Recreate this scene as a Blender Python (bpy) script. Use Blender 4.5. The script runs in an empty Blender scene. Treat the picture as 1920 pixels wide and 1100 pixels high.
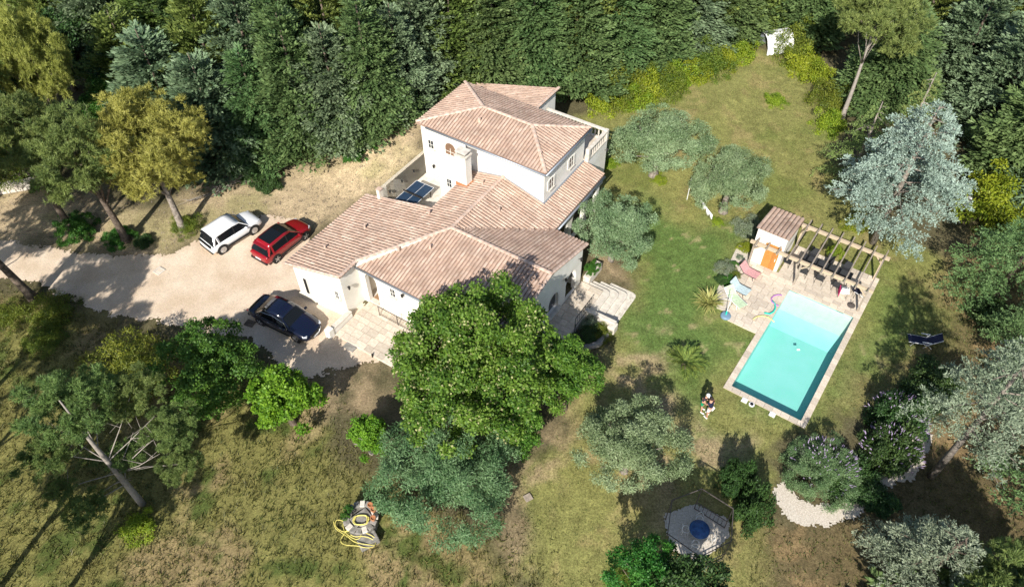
import bpy, math, random
import numpy as np
from mathutils import Vector, Matrix
random.seed(7)
scene = bpy.context.scene
COL = scene.collection
# ---------------------------------------------------------------- camera
PITCH, ROLL = math.radians(48.065), math.radians(-0.588)
FPX, CAMH = 1388.63, 36.0
cp, sp = math.cos(PITCH), math.sin(PITCH)
FW = np.array([0, cp, -sp]); UP0 = np.array([0, sp, cp]); RT0 = np.array([1., 0, 0])
RT = math.cos(ROLL)*RT0 + math.sin(ROLL)*UP0
UP = -math.sin(ROLL)*RT0 + math.cos(ROLL)*UP0
cam = bpy.data.cameras.new('camera'); camo = bpy.data.objects.new('camera', cam); COL.objects.link(camo)
cam.sensor_width = 36; cam.lens = FPX/1920*36; cam.clip_end = 2000; cam.clip_start = .5
M = Matrix(((RT[0], UP[0], -FW[0], 0), (RT[1], UP[1], -FW[1], 0), (RT[2], UP[2], -FW[2], CAMH), (0, 0, 0, 1)))
camo.matrix_world = M
scene.camera = camo
# ---------------------------------------------------------------- light
SUN_EL, SHADOW_AZ = math.radians(37), math.radians(16.5)
w = bpy.data.worlds.new('World'); scene.world = w; w.use_nodes = True
nt = w.node_tree; bgn = nt.nodes['Background']
sky = nt.nodes.new('ShaderNodeTexSky'); sky.sky_type = 'NISHITA'; sky.sun_disc = False
sky.sun_elevation = SUN_EL; sky.sun_rotation = SHADOW_AZ + math.pi
nt.links.new(sky.outputs[0], bgn.inputs[0]); bgn.inputs[1].default_value = .095
sl = bpy.data.lights.new('sun', 'SUN'); sl.energy = 5.0; sl.angle = math.radians(.5); sl.color = (1, .955, .88)
so = bpy.data.objects.new('sun', sl); COL.objects.link(so); so.location = (-20, -40, 60)
so.rotation_euler = Vector((math.sin(SHADOW_AZ)*math.cos(SUN_EL), math.cos(SHADOW_AZ)*math.cos(SUN_EL), -math.sin(SUN_EL))).to_track_quat('-Z', 'Y').to_euler()
scene.view_settings.view_transform = 'Standard'; scene.view_settings.look = 'None'
scene.view_settings.exposure = 0.55; scene.view_settings.gamma = 1
try:
    scene.cycles.transparent_max_bounces = 12; scene.cycles.max_bounces = 6
except Exception: pass

# ---------------------------------------------------------------- survey helpers: photograph bearings -> real places
YH, YP = math.radians(-33.515), math.radians(-35.357)
hu = np.array([math.cos(YH), math.sin(YH)]); hv = np.array([-math.sin(YH), math.cos(YH)])
pa = np.array([math.cos(YP), math.sin(YP)]); pb = np.array([-math.sin(YP), math.cos(YP)])
HO = np.array([-10.389, 30.609]); PO = np.array([13.014, 25.281])
def ss(t):
    t = np.clip(t, 0, 1); return t*t*(3-2*t)
def T(x, y):
    dx, dy = x-HO[0], y-HO[1]
    U = dx*hu[0]+dy*hu[1]; V = dx*hv[0]+dy*hv[1]
    z = -.6*ss((U-10.5)/2.2) + 2.3*ss((V-8)/7)*ss((3-U)/7)
    return z
def G(px, py, h=None):
    d = (px-960)*RT - (py-550)*UP + FPX*FW
    z = 0.
    for _ in range(8):
        zz = z + (h or 0)
        t = (zz-CAMH)/d[2]; x, y = d[0]*t, d[1]*t
        z = float(T(x, y))
    return np.array([x, y, z])
def HW(U, V, z=0): q = HO+U*hu+V*hv; return np.array([q[0], q[1], z])
def PW(a, b, z=-.6): q = PO+a*pa+b*pb; return np.array([q[0], q[1], z])

# ---------------------------------------------------------------- material helpers
def mat(name, c=(.5, .5, .5), rough=.7, metal=0, spec=.3, noise=None, bump=None, c2=None, coat=0, rnd=0):
    m = bpy.data.materials.new(name); m.use_nodes = True; t = m.node_tree; b = t.nodes['Principled BSDF']
    b.inputs['Roughness'].default_value = rough; b.inputs['Metallic'].default_value = metal
    b.inputs['Specular IOR Level'].default_value = spec; b.inputs['Base Color'].default_value = (*c, 1)
    if coat: b.inputs['Coat Weight'].default_value = coat; b.inputs['Coat Roughness'].default_value = .05
    tc = t.nodes.new('ShaderNodeTexCoord')
    last = None
    if noise:
        n = t.nodes.new('ShaderNodeTexNoise'); n.inputs['Scale'].default_value = noise; n.inputs['Detail'].default_value = 6
        t.links.new(tc.outputs['Object'], n.inputs['Vector'])
        r = t.nodes.new('ShaderNodeValToRGB'); r.color_ramp.elements[0].position = .35; r.color_ramp.elements[1].position = .65
        r.color_ramp.elements[0].color = (*(c2 or [v*.7 for v in c]), 1); r.color_ramp.elements[1].color = (*c, 1)
        t.links.new(n.outputs[0], r.inputs[0]); last = r.outputs[0]
    if rnd:
        oi = t.nodes.new('ShaderNodeObjectInfo'); mr = t.nodes.new('ShaderNodeMapRange')
        mr.inputs[3].default_value = 1-rnd; mr.inputs[4].default_value = 1+rnd*.35
        t.links.new(oi.outputs['Random'], mr.inputs[0])
        vm = t.nodes.new('ShaderNodeVectorMath'); vm.operation = 'SCALE'
        if last: t.links.new(last, vm.inputs[0])
        else: vm.inputs[0].default_value = c
        t.links.new(mr.outputs[0], vm.inputs['Scale']); last = vm.outputs[0]
    if last: t.links.new(last, b.inputs['Base Color'])
    if bump:
        n2 = t.nodes.new('ShaderNodeTexNoise'); n2.inputs['Scale'].default_value = bump[0]; n2.inputs['Detail'].default_value = 4
        t.links.new(tc.outputs['Object'], n2.inputs['Vector'])
        bp = t.nodes.new('ShaderNodeBump'); bp.inputs['Strength'].default_value = bump[1]; bp.inputs['Distance'].default_value = .03
        t.links.new(n2.outputs[0], bp.inputs['Height']); t.links.new(bp.outputs[0], b.inputs['Normal'])
    return m

def leafmat(name, ca, cb, trans=.3, rough=.55, cc=None):
    m = bpy.data.materials.new(name); m.use_nodes = True; t = m.node_tree; N = t.nodes; L = t.links
    b = N['Principled BSDF']; out = N['Material Output']
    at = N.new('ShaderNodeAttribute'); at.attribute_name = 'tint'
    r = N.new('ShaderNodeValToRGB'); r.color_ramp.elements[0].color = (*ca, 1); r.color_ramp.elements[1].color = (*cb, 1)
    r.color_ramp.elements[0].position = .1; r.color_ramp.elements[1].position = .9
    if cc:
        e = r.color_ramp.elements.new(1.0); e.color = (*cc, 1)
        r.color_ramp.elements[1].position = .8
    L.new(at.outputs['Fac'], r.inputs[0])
    oi = N.new('ShaderNodeObjectInfo'); hs = N.new('ShaderNodeHueSaturation')
    mr = N.new('ShaderNodeMapRange'); mr.inputs[3].default_value = .48; mr.inputs[4].default_value = .52
    L.new(oi.outputs['Random'], mr.inputs[0]); L.new(mr.outputs[0], hs.inputs['Hue']); L.new(r.outputs[0], hs.inputs['Color'])
    L.new(hs.outputs[0], b.inputs['Base Color']); b.inputs['Roughness'].default_value = rough
    b.inputs['Specular IOR Level'].default_value = .35
    tr = N.new('ShaderNodeBsdfTranslucent'); L.new(hs.outputs[0], tr.inputs[0])
    mx = N.new('ShaderNodeMixShader'); mx.inputs[0].default_value = trans
    L.new(b.outputs[0], mx.inputs[1]); L.new(tr.outputs[0], mx.inputs[2]); L.new(mx.outputs[0], out.inputs[0])
    return m

MT = {}
MT['stucco'] = mat('white_render', (.80, .775, .72), .9, noise=.9, c2=(.70, .67, .60), bump=(40, .15))
MT['cream'] = mat('cream_render', (.78, .72, .60), .9, noise=2, c2=(.73, .67, .55), bump=(40, .15))
MT['stone'] = mat('pale_travertine', (.66, .58, .48), .75, noise=3, c2=(.55, .46, .36), bump=(25, .3), rnd=.22)
MT['stonew'] = mat('white_stone', (.66, .61, .53), .8, noise=4, c2=(.52, .47, .40), bump=(20, .4))
MT['grey'] = mat('grey_stone', (.30, .28, .25), .9, noise=5, c2=(.17, .16, .14), bump=(15, .6))
MT['zinc'] = mat('zinc', (.33, .36, .40), .45, metal=.6)
MT['dark'] = mat('dark_opening', (.02, .018, .016), .6)
MT['glass'] = mat('window_glass', (.03, .035, .04), .08, spec=.6)
MT['frame'] = mat('white_frame', (.7, .68, .62), .5)
MT['shutter'] = mat('brown_wood', (.22, .13, .08), .6, noise=12)
MT['iron'] = mat('black_iron', (.03, .028, .026), .5, metal=.3)
MT['rust'] = mat('grey_steel', (.12, .10, .09), .6, metal=.3)
MT['orange'] = mat('varnished_wood', (.58, .26, .07), .45, noise=18, c2=(.42, .17, .04), rnd=.2)
MT['timber'] = mat('weathered_timber', (.36, .30, .24), .8, noise=9, c2=(.24, .20, .16), bump=(20, .3))
MT['timberl'] = mat('pale_timber', (.52, .41, .28), .75, noise=9, c2=(.42, .34, .25))
MT['bark'] = mat('brown_bark', (.17, .13, .10), .9, noise=5, c2=(.07, .055, .04), bump=(8, .8))
MT['barkg'] = mat('grey_bark', (.30, .26, .22), .9, noise=6, c2=(.13, .11, .09), bump=(8, .8))
MT['barkw'] = mat('silver_branch', (.34, .30, .26), .9, noise=6, c2=(.25, .22, .19), bump=(8, .6))
MT['tyre'] = mat('tyre', (.02, .02, .02), .8)
MT['rim'] = mat('alloy', (.55, .55, .56), .3, metal=.8)
MT['black'] = mat('black_plastic', (.015, .015, .017), .5)
MT['carglass'] = mat('car_glass', (.008, .010, .012), .12, spec=.25)
MT['wpaint'] = mat('white_paint', (.82, .83, .84), .25, coat=.8)
MT['rpaint'] = mat('red_paint', (.25, .006, .012), .25, coat=1)
MT['bpaint'] = mat('navy_paint', (.004, .0065, .020), .2, coat=1)
MT['chrome'] = mat('chrome', (.7, .7, .7), .15, metal=1)
MT['redlamp'] = mat('red_lamp', (.35, .01, .01), .2, coat=1)
MT['lamp'] = mat('clear_lamp', (.5, .52, .55), .1, spec=.8, coat=1)
MT['white'] = mat('white_plastic', (.75, .75, .74), .4)
MT['slate'] = mat('dark_mesh', (.035, .037, .042), .5, noise=30)
MT['navy'] = mat('navy_cloth', (.016, .02, .055), .7, noise=12)
MT['pink'] = mat('pink_cloth', (.62, .33, .33), .8, noise=10)
MT['mag'] = mat('magenta_towel', (.62, .03, .16), .9)
MT['sky'] = mat('pale_blue_cloth', (.50, .62, .64), .8, noise=10)
MT['lime'] = mat('pale_green_cloth', (.55, .68, .46), .8, noise=10)
MT['teal'] = mat('teal_foam', (.02, .55, .42), .7)
MT['purple'] = mat('purple_foam', (.42, .16, .50), .7)
MT['yellow'] = mat('yellow_foam', (.72, .58, .22), .7)
MT['hose'] = mat('yellow_hose', (.66, .58, .16), .5)
MT['blue'] = mat('blue_tarp', (.05, .13, .30), .45, noise=6, c2=(.03, .07, .18))
MT['bluegrey'] = mat('blue_grey_plastic', (.16, .25, .34), .5)
MT['tt'] = mat('table_tennis_blue', (.018, .04, .075), .5)
MT['terra'] = mat('terracotta', (.50, .22, .10), .8, noise=8)
MT['skin'] = mat('skin', (.50, .28, .19), .6)
MT['hair'] = mat('dark_hair', (.03, .02, .015), .8)
MT['greencl'] = mat('green_cloth', (.01, .25, .11), .9)
MT['whitecl'] = mat('white_cloth', (.75, .75, .73), .9)
MT['flower'] = mat('flower_lilac', (.35, .28, .42), .8)
MT['rock'] = mat('white_pebble', (.62, .56, .48), .9, noise=14, c2=(.42, .37, .30))
# foliage
LM = {
 'linden': leafmat('linden_leaves', (.042, .135, .016), (.15, .30, .036), .38, cc=(.42, .45, .20)),
 'bright': leafmat('bright_leaves', (.038, .13, .018), (.12, .26, .036), .36),
 'lime': leafmat('lime_leaves', (.09, .20, .012), (.25, .40, .030), .36),
 'yellowish': leafmat('yellow_green_leaves', (.07, .12, .014), (.22, .26, .03), .32),
 'acid': leafmat('acid_leaves', (.14, .22, .014), (.38, .44, .035), .38),
 'olive': leafmat('olive_leaves', (.12, .185, .075), (.32, .41, .22), .25),
 'olivegreen': leafmat('olive_green_leaves', (.065, .145, .050), (.20, .31, .14), .25),
 'cedar': leafmat('cedar_needles', (.055, .115, .035), (.19, .28, .10), .25),
 'cedarb': leafmat('blue_green_needles', (.07, .125, .06), (.24, .33, .18), .22),
 'cedary': leafmat('yellow_green_needles', (.085, .13, .026), (.25, .31, .075), .25),
 'silver': leafmat('silver_blue_needles', (.11, .17, .13), (.36, .46, .385), .12),
 'pineg': leafmat('pine_green_needles', (.08, .135, .035), (.27, .35, .10), .26),
 'piney': leafmat('pine_yellow_needles', (.22, .235, .045), (.52, .52, .13), .28),
 'dark': leafmat('dark_leaves', (.025, .06, .016), (.075, .145, .035), .25),
 'greyg': leafmat('grey_green_leaves', (.12, .17, .10), (.31, .37, .25), .22),
 'yucca': leafmat('variegated_leaves', (.12, .16, .03), (.50, .48, .16), .2),
 'palm': leafmat('palm_leaves', (.06, .10, .018), (.24, .30, .06), .25),
 'grassm': leafmat('meadow_blades', (.065, .085, .018), (.21, .19, .065), .3),
 'grassl': leafmat('lawn_blades', (.075, .105, .025), (.15, .175, .05), .3),
 'dead': leafmat('dry_twigs', (.12, .10, .075), (.28, .24, .19), 0),
}

# ---------------------------------------------------------------- object helpers
def link(o, parent=None):
    COL.objects.link(o)
    if parent is not None: o.parent = parent
    return o
def tag(o, label=None, cat=None, group=None, kind=None):
    if label: o['label'] = label
    if cat: o['category'] = cat
    if group: o['group'] = group
    if kind: o['kind'] = kind
    return o
def empty(name, loc, rz=0, label=None, cat=None, group=None):
    o = bpy.data.objects.new(name, None); COL.objects.link(o); o.location = tuple(loc); o.rotation_euler = (0, 0, rz)
    o.empty_display_size = .3
    return tag(o, label, cat, group)
def mesh_np(name, V, F, m=None, tint=None, smooth=False):
    V = np.asarray(V, np.float32); F = np.asarray(F, np.int32)
    me = bpy.data.meshes.new(name); k = F.shape[1]
    me.vertices.add(len(V)); me.vertices.foreach_set('co', V.ravel())
    me.loops.add(F.size); me.loops.foreach_set('vertex_index', F.ravel())
    me.polygons.add(len(F)); me.polygons.foreach_set('loop_start', np.arange(0, F.size, k, dtype=np.int32))
    me.polygons.foreach_set('loop_total', np.full(len(F), k, np.int32))
    me.polygons.foreach_set('use_smooth', np.full(len(F), bool(smooth)))
    if tint is not None:
        a = me.attributes.new('tint', 'FLOAT', 'POINT'); a.data.foreach_set('value', np.asarray(tint, np.float32))
    me.update(calc_edges=True)
    if m: me.materials.append(m)
    return me
class MB:
    def __init__(s): s.v = []; s.f = []
    def add(s, vs, fs):
        n = len(s.v); s.v += [tuple(float(c) for c in q) for q in vs]; s.f += [tuple(i+n for i in f) for f in fs]; return s
    def box(s, c, d, rz=0, M=None):
        hx, hy, hz = d[0]/2, d[1]/2, d[2]/2; cs, sn = math.cos(rz), math.sin(rz); vs = []
        for z in (-hz, hz):
            for x, y in ((-hx, -hy), (hx, -hy), (hx, hy), (-hx, hy)):
                q = Vector((x*cs-y*sn, x*sn+y*cs, z))
                if M: q = M @ q
                vs.append((q.x+c[0], q.y+c[1], q.z+c[2]))
        return s.add(vs, [(3, 2, 1, 0), (4, 5, 6, 7), (0, 1, 5, 4), (1, 2, 6, 5), (2, 3, 7, 6), (3, 0, 4, 7)])
    def bar(s, p, q, w, h=None):
        p = Vector(p); q = Vector(q); d = q-p; L = d.length
        Mx = d.to_track_quat('X', 'Z').to_matrix()
        return s.box((p+q)/2, (L, w, h or w), 0, Mx)
    def tube(s, pts, r, n=8, cap=True):
        pts = [Vector(tuple(float(c) for c in q)) for q in pts]; rs = r if isinstance(r, (list, tuple)) else [r]*len(pts); vs = []; fs = []
        up = Vector((0, 0, 1)); px = None
        for i, q in enumerate(pts):
            d = (pts[min(i+1, len(pts)-1)]-pts[max(i-1, 0)]).normalized()
            if px is None: px = d.orthogonal().normalized()
            x = (px-d*px.dot(d)); x = x.normalized() if x.length > 1e-6 else d.orthogonal().normalized(); px = x; y = d.cross(x)
            for k in range(n):
                a = 2*math.pi*k/n; vs.append(q+(x*math.cos(a)+y*math.sin(a))*rs[i])
        for i in range(len(pts)-1):
            for k in range(n): fs.append((i*n+k, i*n+(k+1) % n, (i+1)*n+(k+1) % n, (i+1)*n+k))
        if cap: fs.append(tuple(range(n-1, -1, -1))); fs.append(tuple((len(pts)-1)*n+k for k in range(n)))
        return s.add(vs, fs)
    def lathe(s, prof, c=(0, 0, 0), n=20, sx=1, sy=1):
        vs = []; fs = []
        for r, z in prof:
            for k in range(n):
                a = 2*math.pi*k/n; vs.append((c[0]+r*math.cos(a)*sx, c[1]+r*math.sin(a)*sy, c[2]+z))
        for i in range(len(prof)-1):
            for k in range(n): fs.append((i*n+k, i*n+(k+1) % n, (i+1)*n+(k+1) % n, (i+1)*n+k))
        fs.append(tuple(range(n-1, -1, -1))); fs.append(tuple((len(prof)-1)*n+k for k in range(n)))
        return s.add(vs, fs)
    def prism(s, poly, z0, z1):
        n = len(poly); f0 = z0 if hasattr(z0, '__len__') else [z0]*n; f1 = z1 if hasattr(z1, '__len__') else [z1]*n
        vs = [(x, y, f0[i]) for i, (x, y) in enumerate(poly)]+[(x, y, f1[i]) for i, (x, y) in enumerate(poly)]
        fs = [tuple(range(n-1, -1, -1)), tuple(range(n, 2*n))]+[(i, (i+1) % n, n+(i+1) % n, n+i) for i in range(n)]
        return s.add(vs, fs)
    def build(s, name, m, parent=None, smooth=False, bevel=0, sub=0):
        me = bpy.data.meshes.new(name); me.from_pydata(s.v, [], s.f); me.materials.append(m)
        if smooth:
            for q in me.polygons: q.use_smooth = True
        me.update(); o = link(bpy.data.objects.new(name, me), parent)
        if bevel:
            b = o.modifiers.new('bevel', 'BEVEL'); b.width = bevel; b.segments = 2; b.limit_method = 'ANGLE'
        if sub:
            b = o.modifiers.new('sub', 'SUBSURF'); b.levels = sub; b.render_levels = sub
        return o
def inst(name, me, parent, loc, rot=(0, 0, 0), sc=(1, 1, 1)):
    o = link(bpy.data.objects.new(name, me), parent); o.location = tuple(float(c) for c in loc); o.rotation_euler = rot; o.scale = sc; return o
def copy_tree(o, parent=None):
    c = o.copy(); COL.objects.link(c)
    if parent is not None: c.parent = parent
    for ch in list(o.children): copy_tree(ch, c)
    return c
def inpoly(X, Y, poly):
    X = np.asarray(X, float); Y = np.asarray(Y, float); r = np.zeros(X.shape, bool); n = len(poly)
    for i in range(n):
        x1, y1 = poly[i]; x2, y2 = poly[(i+1) % n]
        if y1 == y2: continue
        c = ((y1 > Y) != (y2 > Y)) & (X < (x2-x1)*(Y-y1)/(y2-y1)+x1); r ^= c
    return r
def sdist(X, Y, poly):     # signed distance, positive inside
    d = np.full(np.shape(X), 1e9); n = len(poly)
    for i in range(n):
        x1, y1 = poly[i]; x2, y2 = poly[(i+1) % n]; dx, dy = x2-x1, y2-y1
        t = np.clip(((X-x1)*dx+(Y-y1)*dy)/(dx*dx+dy*dy+1e-9), 0, 1)
        d = np.minimum(d, np.hypot(X-x1-t*dx, Y-y1-t*dy))
    return np.where(inpoly(X, Y, poly), d, -d)
_rng = np.random.default_rng(3)
_lat = _rng.random((256, 256))
def vnoise(x, y, s):
    x = np.asarray(x)/s+1000; y = np.asarray(y)/s+1000; xi = np.floor(x).astype(int); yi = np.floor(y).astype(int); fx = ss(x-xi); fy = ss(y-yi)
    a = _lat[xi % 256, yi % 256]; b = _lat[(xi+1) % 256, yi % 256]; c = _lat[xi % 256, (yi+1) % 256]; d = _lat[(xi+1) % 256, (yi+1) % 256]
    return (a*(1-fx)+b*fx)*(1-fy)+(c*(1-fx)+d*fx)*fy
def fbm(x, y, s): return (vnoise(x, y, s)*.5+vnoise(x+31, y+7, s/2.1)*.27+vnoise(x+3, y+77, s/4.3)*.15+vnoise(x+53, y+17, s/9)*.08)
def PP(pts): return [tuple(G(*q)[:2]) for q in pts]

# ================================================================ GROUND
P_DRIVE = PP([(-260, 470), (-60, 452), (20, 452), (95, 458), (200, 482), (300, 480), (340, 470), (375, 442), (400, 425), (470, 408), (545, 415), (600, 470), (640, 520), (700, 600), (780, 640), (760, 672), (705, 682), (640, 700), (585, 702), (545, 690), (500, 650), (470, 640), (420, 640), (330, 612), (230, 600), (160, 582), (110, 550), (75, 530), (20, 525), (-80, 535), (-260, 560)])
P_MEADOW = PP([(-300, 560), (60, 560), (120, 590), (200, 620), (330, 660), (420, 690), (590, 790), (640, 850), (720, 905), (860, 985), (980, 1090), (1060, 1300), (-400, 1300)])
P_LAWN = PP([(1085, 215), (1180, 175), (1300, 130), (1420, 95), (1500, 110), (1550, 210), (1570, 340), (1660, 440), (1790, 500), (1900, 560), (1900, 650), (1690, 740), (1560, 800), (1460, 850), (1440, 1000), (1430, 1200), (1000, 1200), (980, 900), (1060, 810), (1130, 640), (1190, 540), (1140, 400)])
P_LUSH = PP([(1160, 380), (1230, 380), (1300, 420), (1400, 430), (1380, 500), (1330, 600), (1420, 640), (1350, 720), (1330, 800), (1420, 870), (1350, 880), (1260, 720), (1180, 660), (1150, 620), (1200, 540)])
P_LUSH2 = PP([(1610, 600), (1660, 540), (1760, 560), (1800, 640), (1640, 740), (1520, 800), (1400, 760), (1480, 800), (1560, 700)])
P_BARE = [PP([(590, 720), (700, 690), (760, 760), (700, 790), (600, 780)]), PP([(1140, 640), (1230, 640), (1260, 700), (1240, 760), (1160, 780), (1120, 700)]), PP([(1000, 820), (1080, 800), (1100, 850), (1040, 900), (1000, 1000), (975, 1080), (950, 1000), (970, 900)]), PP([(1200, 900), (1300, 790), (1400, 830), (1330, 930), (1230, 1000)]), PP([(1100, 450), (1165, 500), (1180, 530), (1120, 520)])]
P_DRY = PP([(-300, 380), (60, 350), (160, 370), (300, 400), (420, 340), (640, 290), (790, 220), (800, 290), (700, 360), (560, 440), (470, 405), (370, 440), (300, 490), (100, 462), (-300, 470)])
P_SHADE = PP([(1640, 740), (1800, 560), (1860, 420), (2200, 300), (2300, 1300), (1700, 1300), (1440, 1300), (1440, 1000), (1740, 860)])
def axis(lo, hi, step, far):
    core = np.arange(lo, hi+step/2, step)
    a = [core[0]-q for q in (3, 8, 18, 40, 90, far)][::-1]; b = [core[-1]+q for q in (3, 8, 18, 40, 90, far)]
    return np.concatenate([a, core, b])
gx = axis(-54, 54, .22, 260); gy = axis(8, 80, .22, 320)
GX, GY = np.meshgrid(gx, gy); nx, ny = len(gx), len(gy)
GZ = T(GX, GY)
# pool basin hole is cut by dropping cells under the pool and the house
dxp, dyp = GX-PO[0], GY-PO[1]; Apool = dxp*pa[0]+dyp*pa[1]; Bpool = dxp*pb[0]+dyp*pb[1]
idx = np.arange(nx*ny).reshape(ny, nx)
F = np.stack([idx[:-1, :-1], idx[:-1, 1:], idx[1:, 1:], idx[1:, :-1]], -1).reshape(-1, 4)
cxm = (GX[:-1, :-1]+GX[1:, 1:]).ravel()/2; cym = (GY[:-1, :-1]+GY[1:, 1:]).ravel()/2
ac = (cxm-PO[0])*pa[0]+(cym-PO[1])*pa[1]; bc = (cxm-PO[0])*pb[0]+(cym-PO[1])*pb[1]
F = F[~((ac > -.2) & (ac < 4.45) & (bc > -.2) & (bc < 9.6))]
W1 = fbm(GX, GY, 3.)-.5; W2 = fbm(GX+9, GY-4, 1.1)-.5
def msk(poly, soft, wob=1.6): return ss((sdist(GX, GY, poly)+W1*wob*2+W2*wob)/soft*.5+.5)
lawn = msk(P_LAWN, .8); meadow = msk(P_MEADOW, 1.2); lush = np.maximum(msk(P_LUSH, 1.6), msk(P_LUSH2, 1.6)*.7)
dry = msk(P_DRY, 1.5); bare = np.zeros_like(GX)
for b_ in P_BARE: bare = np.maximum(bare, msk(b_, 1.6, 2.4))
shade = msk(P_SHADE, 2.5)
def lerp(c, m_, k):
    return c*(1-m_[..., None])+np.array(k)*m_[..., None]
n1 = fbm(GX, GY, 5.); n2 = fbm(GX+50, GY, 1.6); n3 = fbm(GX, GY+80, .7)
base = np.ones(GX.shape+(3,))*np.array((.085, .075, .040))
c = lerp(base, dry, (.36, .28, .175))
c = lerp(c, dry*ss((n1-.52)*6)*.7, (.22, .20, .09))
c = lerp(c, meadow, (.150, .140, .046))
c = lerp(c, meadow*ss((n1-.48)*7), (.20, .155, .075))
c = lerp(c, meadow*ss((.45-n2)*7), (.065, .085, .022))
c = lerp(c, lawn, (.172, .168, .056))
c = lerp(c, lawn*ss((n2-.52)*6)*.5, (.24, .185, .085))
c = lerp(c, lawn*ss((.47-n1)*6)*.6, (.115, .14, .035))
c = lerp(c, lawn*lush, (.085, .130, .034))
c = lerp(c, lawn*lush*ss((n3-.70)*14)*.6, (.28, .22, .12))
c = lerp(c, bare*ss((n2-.32)*4)*.8, (.29, .215, .13))
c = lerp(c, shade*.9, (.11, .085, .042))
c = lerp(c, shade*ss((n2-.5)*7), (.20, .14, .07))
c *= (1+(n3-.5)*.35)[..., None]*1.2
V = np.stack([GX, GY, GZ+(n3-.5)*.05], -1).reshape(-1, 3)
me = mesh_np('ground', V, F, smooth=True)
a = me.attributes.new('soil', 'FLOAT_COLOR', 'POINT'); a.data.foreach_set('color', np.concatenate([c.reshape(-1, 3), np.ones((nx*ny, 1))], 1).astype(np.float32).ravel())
gm = bpy.data.materials.new('ground_grass'); gm.use_nodes = True; t = gm.node_tree; b = t.nodes['Principled BSDF']
b.inputs['Roughness'].default_value = .95; b.inputs['Specular IOR Level'].default_value = .1
at = t.nodes.new('ShaderNodeAttribute'); at.attribute_name = 'soil'; tc = t.nodes.new('ShaderNodeTexCoord')
prev = at.outputs['Color']
for sc_, lo_, hi_ in ((1.7, .82, 1.18), (9, .68, 1.32), (34, .55, 1.45)):
    n = t.nodes.new('ShaderNodeTexNoise'); n.inputs['Scale'].default_value = sc_; n.inputs['Detail'].default_value = 3
    t.links.new(tc.outputs['Object'], n.inputs['Vector'])
    mr = t.nodes.new('ShaderNodeMapRange'); mr.inputs[1].default_value = .3; mr.inputs[2].default_value = .7; mr.inputs[3].default_value = lo_; mr.inputs[4].default_value = hi_
    t.links.new(n.outputs[0], mr.inputs[0]); vm = t.nodes.new('ShaderNodeVectorMath'); vm.operation = 'SCALE'
    t.links.new(prev, vm.inputs[0]); t.links.new(mr.outputs[0], vm.inputs['Scale']); prev = vm.outputs[0]
t.links.new(prev, b.inputs['Base Color'])
n = t.nodes.new('ShaderNodeTexNoise'); n.inputs['Scale'].default_value = 22; t.links.new(tc.outputs['Object'], n.inputs['Vector'])
bp = t.nodes.new('ShaderNodeBump'); bp.inputs['Strength'].default_value = .5; bp.inputs['Distance'].default_value = .05
t.links.new(n.outputs[0], bp.inputs['Height']); t.links.new(bp.outputs[0], b.inputs['Normal'])
me.materials.append(gm)
tag(link(bpy.data.objects.new('ground', me)), kind='structure')

def patch(name, poly, step, dz, m, wob=.5, fine=.25):
    P = np.array(poly); lo = P.min(0)-1; hi = P.max(0)+1
    xs = np.arange(lo[0], hi[0], step); ys = np.arange(lo[1], hi[1], step); X, Y = np.meshgrid(xs, ys)
    D = sdist(X, Y, poly)+(fbm(X, Y, 2.2)-.5)*wob*3+(fbm(X+7, Y, .6)-.5)*fine*3+(_rng.random(X.shape)-.5)*fine
    keep = D > 0; Z = T(X, Y)+dz+(fbm(X, Y, .5)-.5)*.012
    I = np.arange(X.size).reshape(X.shape)
    Fq = np.stack([I[:-1, :-1], I[:-1, 1:], I[1:, 1:], I[1:, :-1]], -1).reshape(-1, 4); Fq = Fq[keep[:-1, :-1].ravel()]
    used = np.unique(Fq); rm = np.full(X.size, -1); rm[used] = np.arange(len(used))
    X = X+(_rng.random(X.shape)-.5)*step*.8; Y = Y+(_rng.random(X.shape)-.5)*step*.8
    VV = np.stack([X, Y, Z], -1).reshape(-1, 3)[used]
    me = mesh_np(name, VV, rm[Fq], m, smooth=True)
    return tag(link(bpy.data.objects.new(name, me)), kind='structure')
MT['gravel'] = mat('cream_gravel', (.68, .56, .43), .95, noise=.55, c2=(.55, .425, .305), bump=(30, .5))
t = MT['gravel'].node_tree; b = t.nodes['Principled BSDF']; lk = b.inputs['Base Color'].links[0].from_socket
n = t.nodes.new('ShaderNodeTexNoise'); n.inputs['Scale'].default_value = 16; n.inputs['Detail'].default_value = 5
t.links.new([q for q in t.nodes if q.type == 'TEX_COORD'][0].outputs['Object'], n.inputs['Vector'])
mr = t.nodes.new('ShaderNodeMapRange'); mr.inputs[1].default_value = .3; mr.inputs[2].default_value = .7; mr.inputs[3].default_value = .78; mr.inputs[4].default_value = 1.15
t.links.new(n.outputs[0], mr.inputs[0]); vm = t.nodes.new('ShaderNodeVectorMath'); vm.operation = 'SCALE'
t.links.new(lk, vm.inputs[0]); t.links.new(mr.outputs[0], vm.inputs['Scale']); t.links.new(vm.outputs[0], b.inputs['Base Color'])
patch('gravel_driveway', P_DRIVE, .09, .035, MT['gravel'])
P_BED = PP([(1446, 925), (1470, 900), (1500, 935), (1560, 945), (1600, 930), (1640, 890), (1690, 850), (1700, 800), (1715, 760), (1745, 790), (1742, 850), (1715, 895), (1650, 935), (1600, 975), (1540, 990), (1500, 992), (1460, 965)])
patch('pebble_path', P_BED, .09, .04, MT['rock'], .2, .15)

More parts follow.
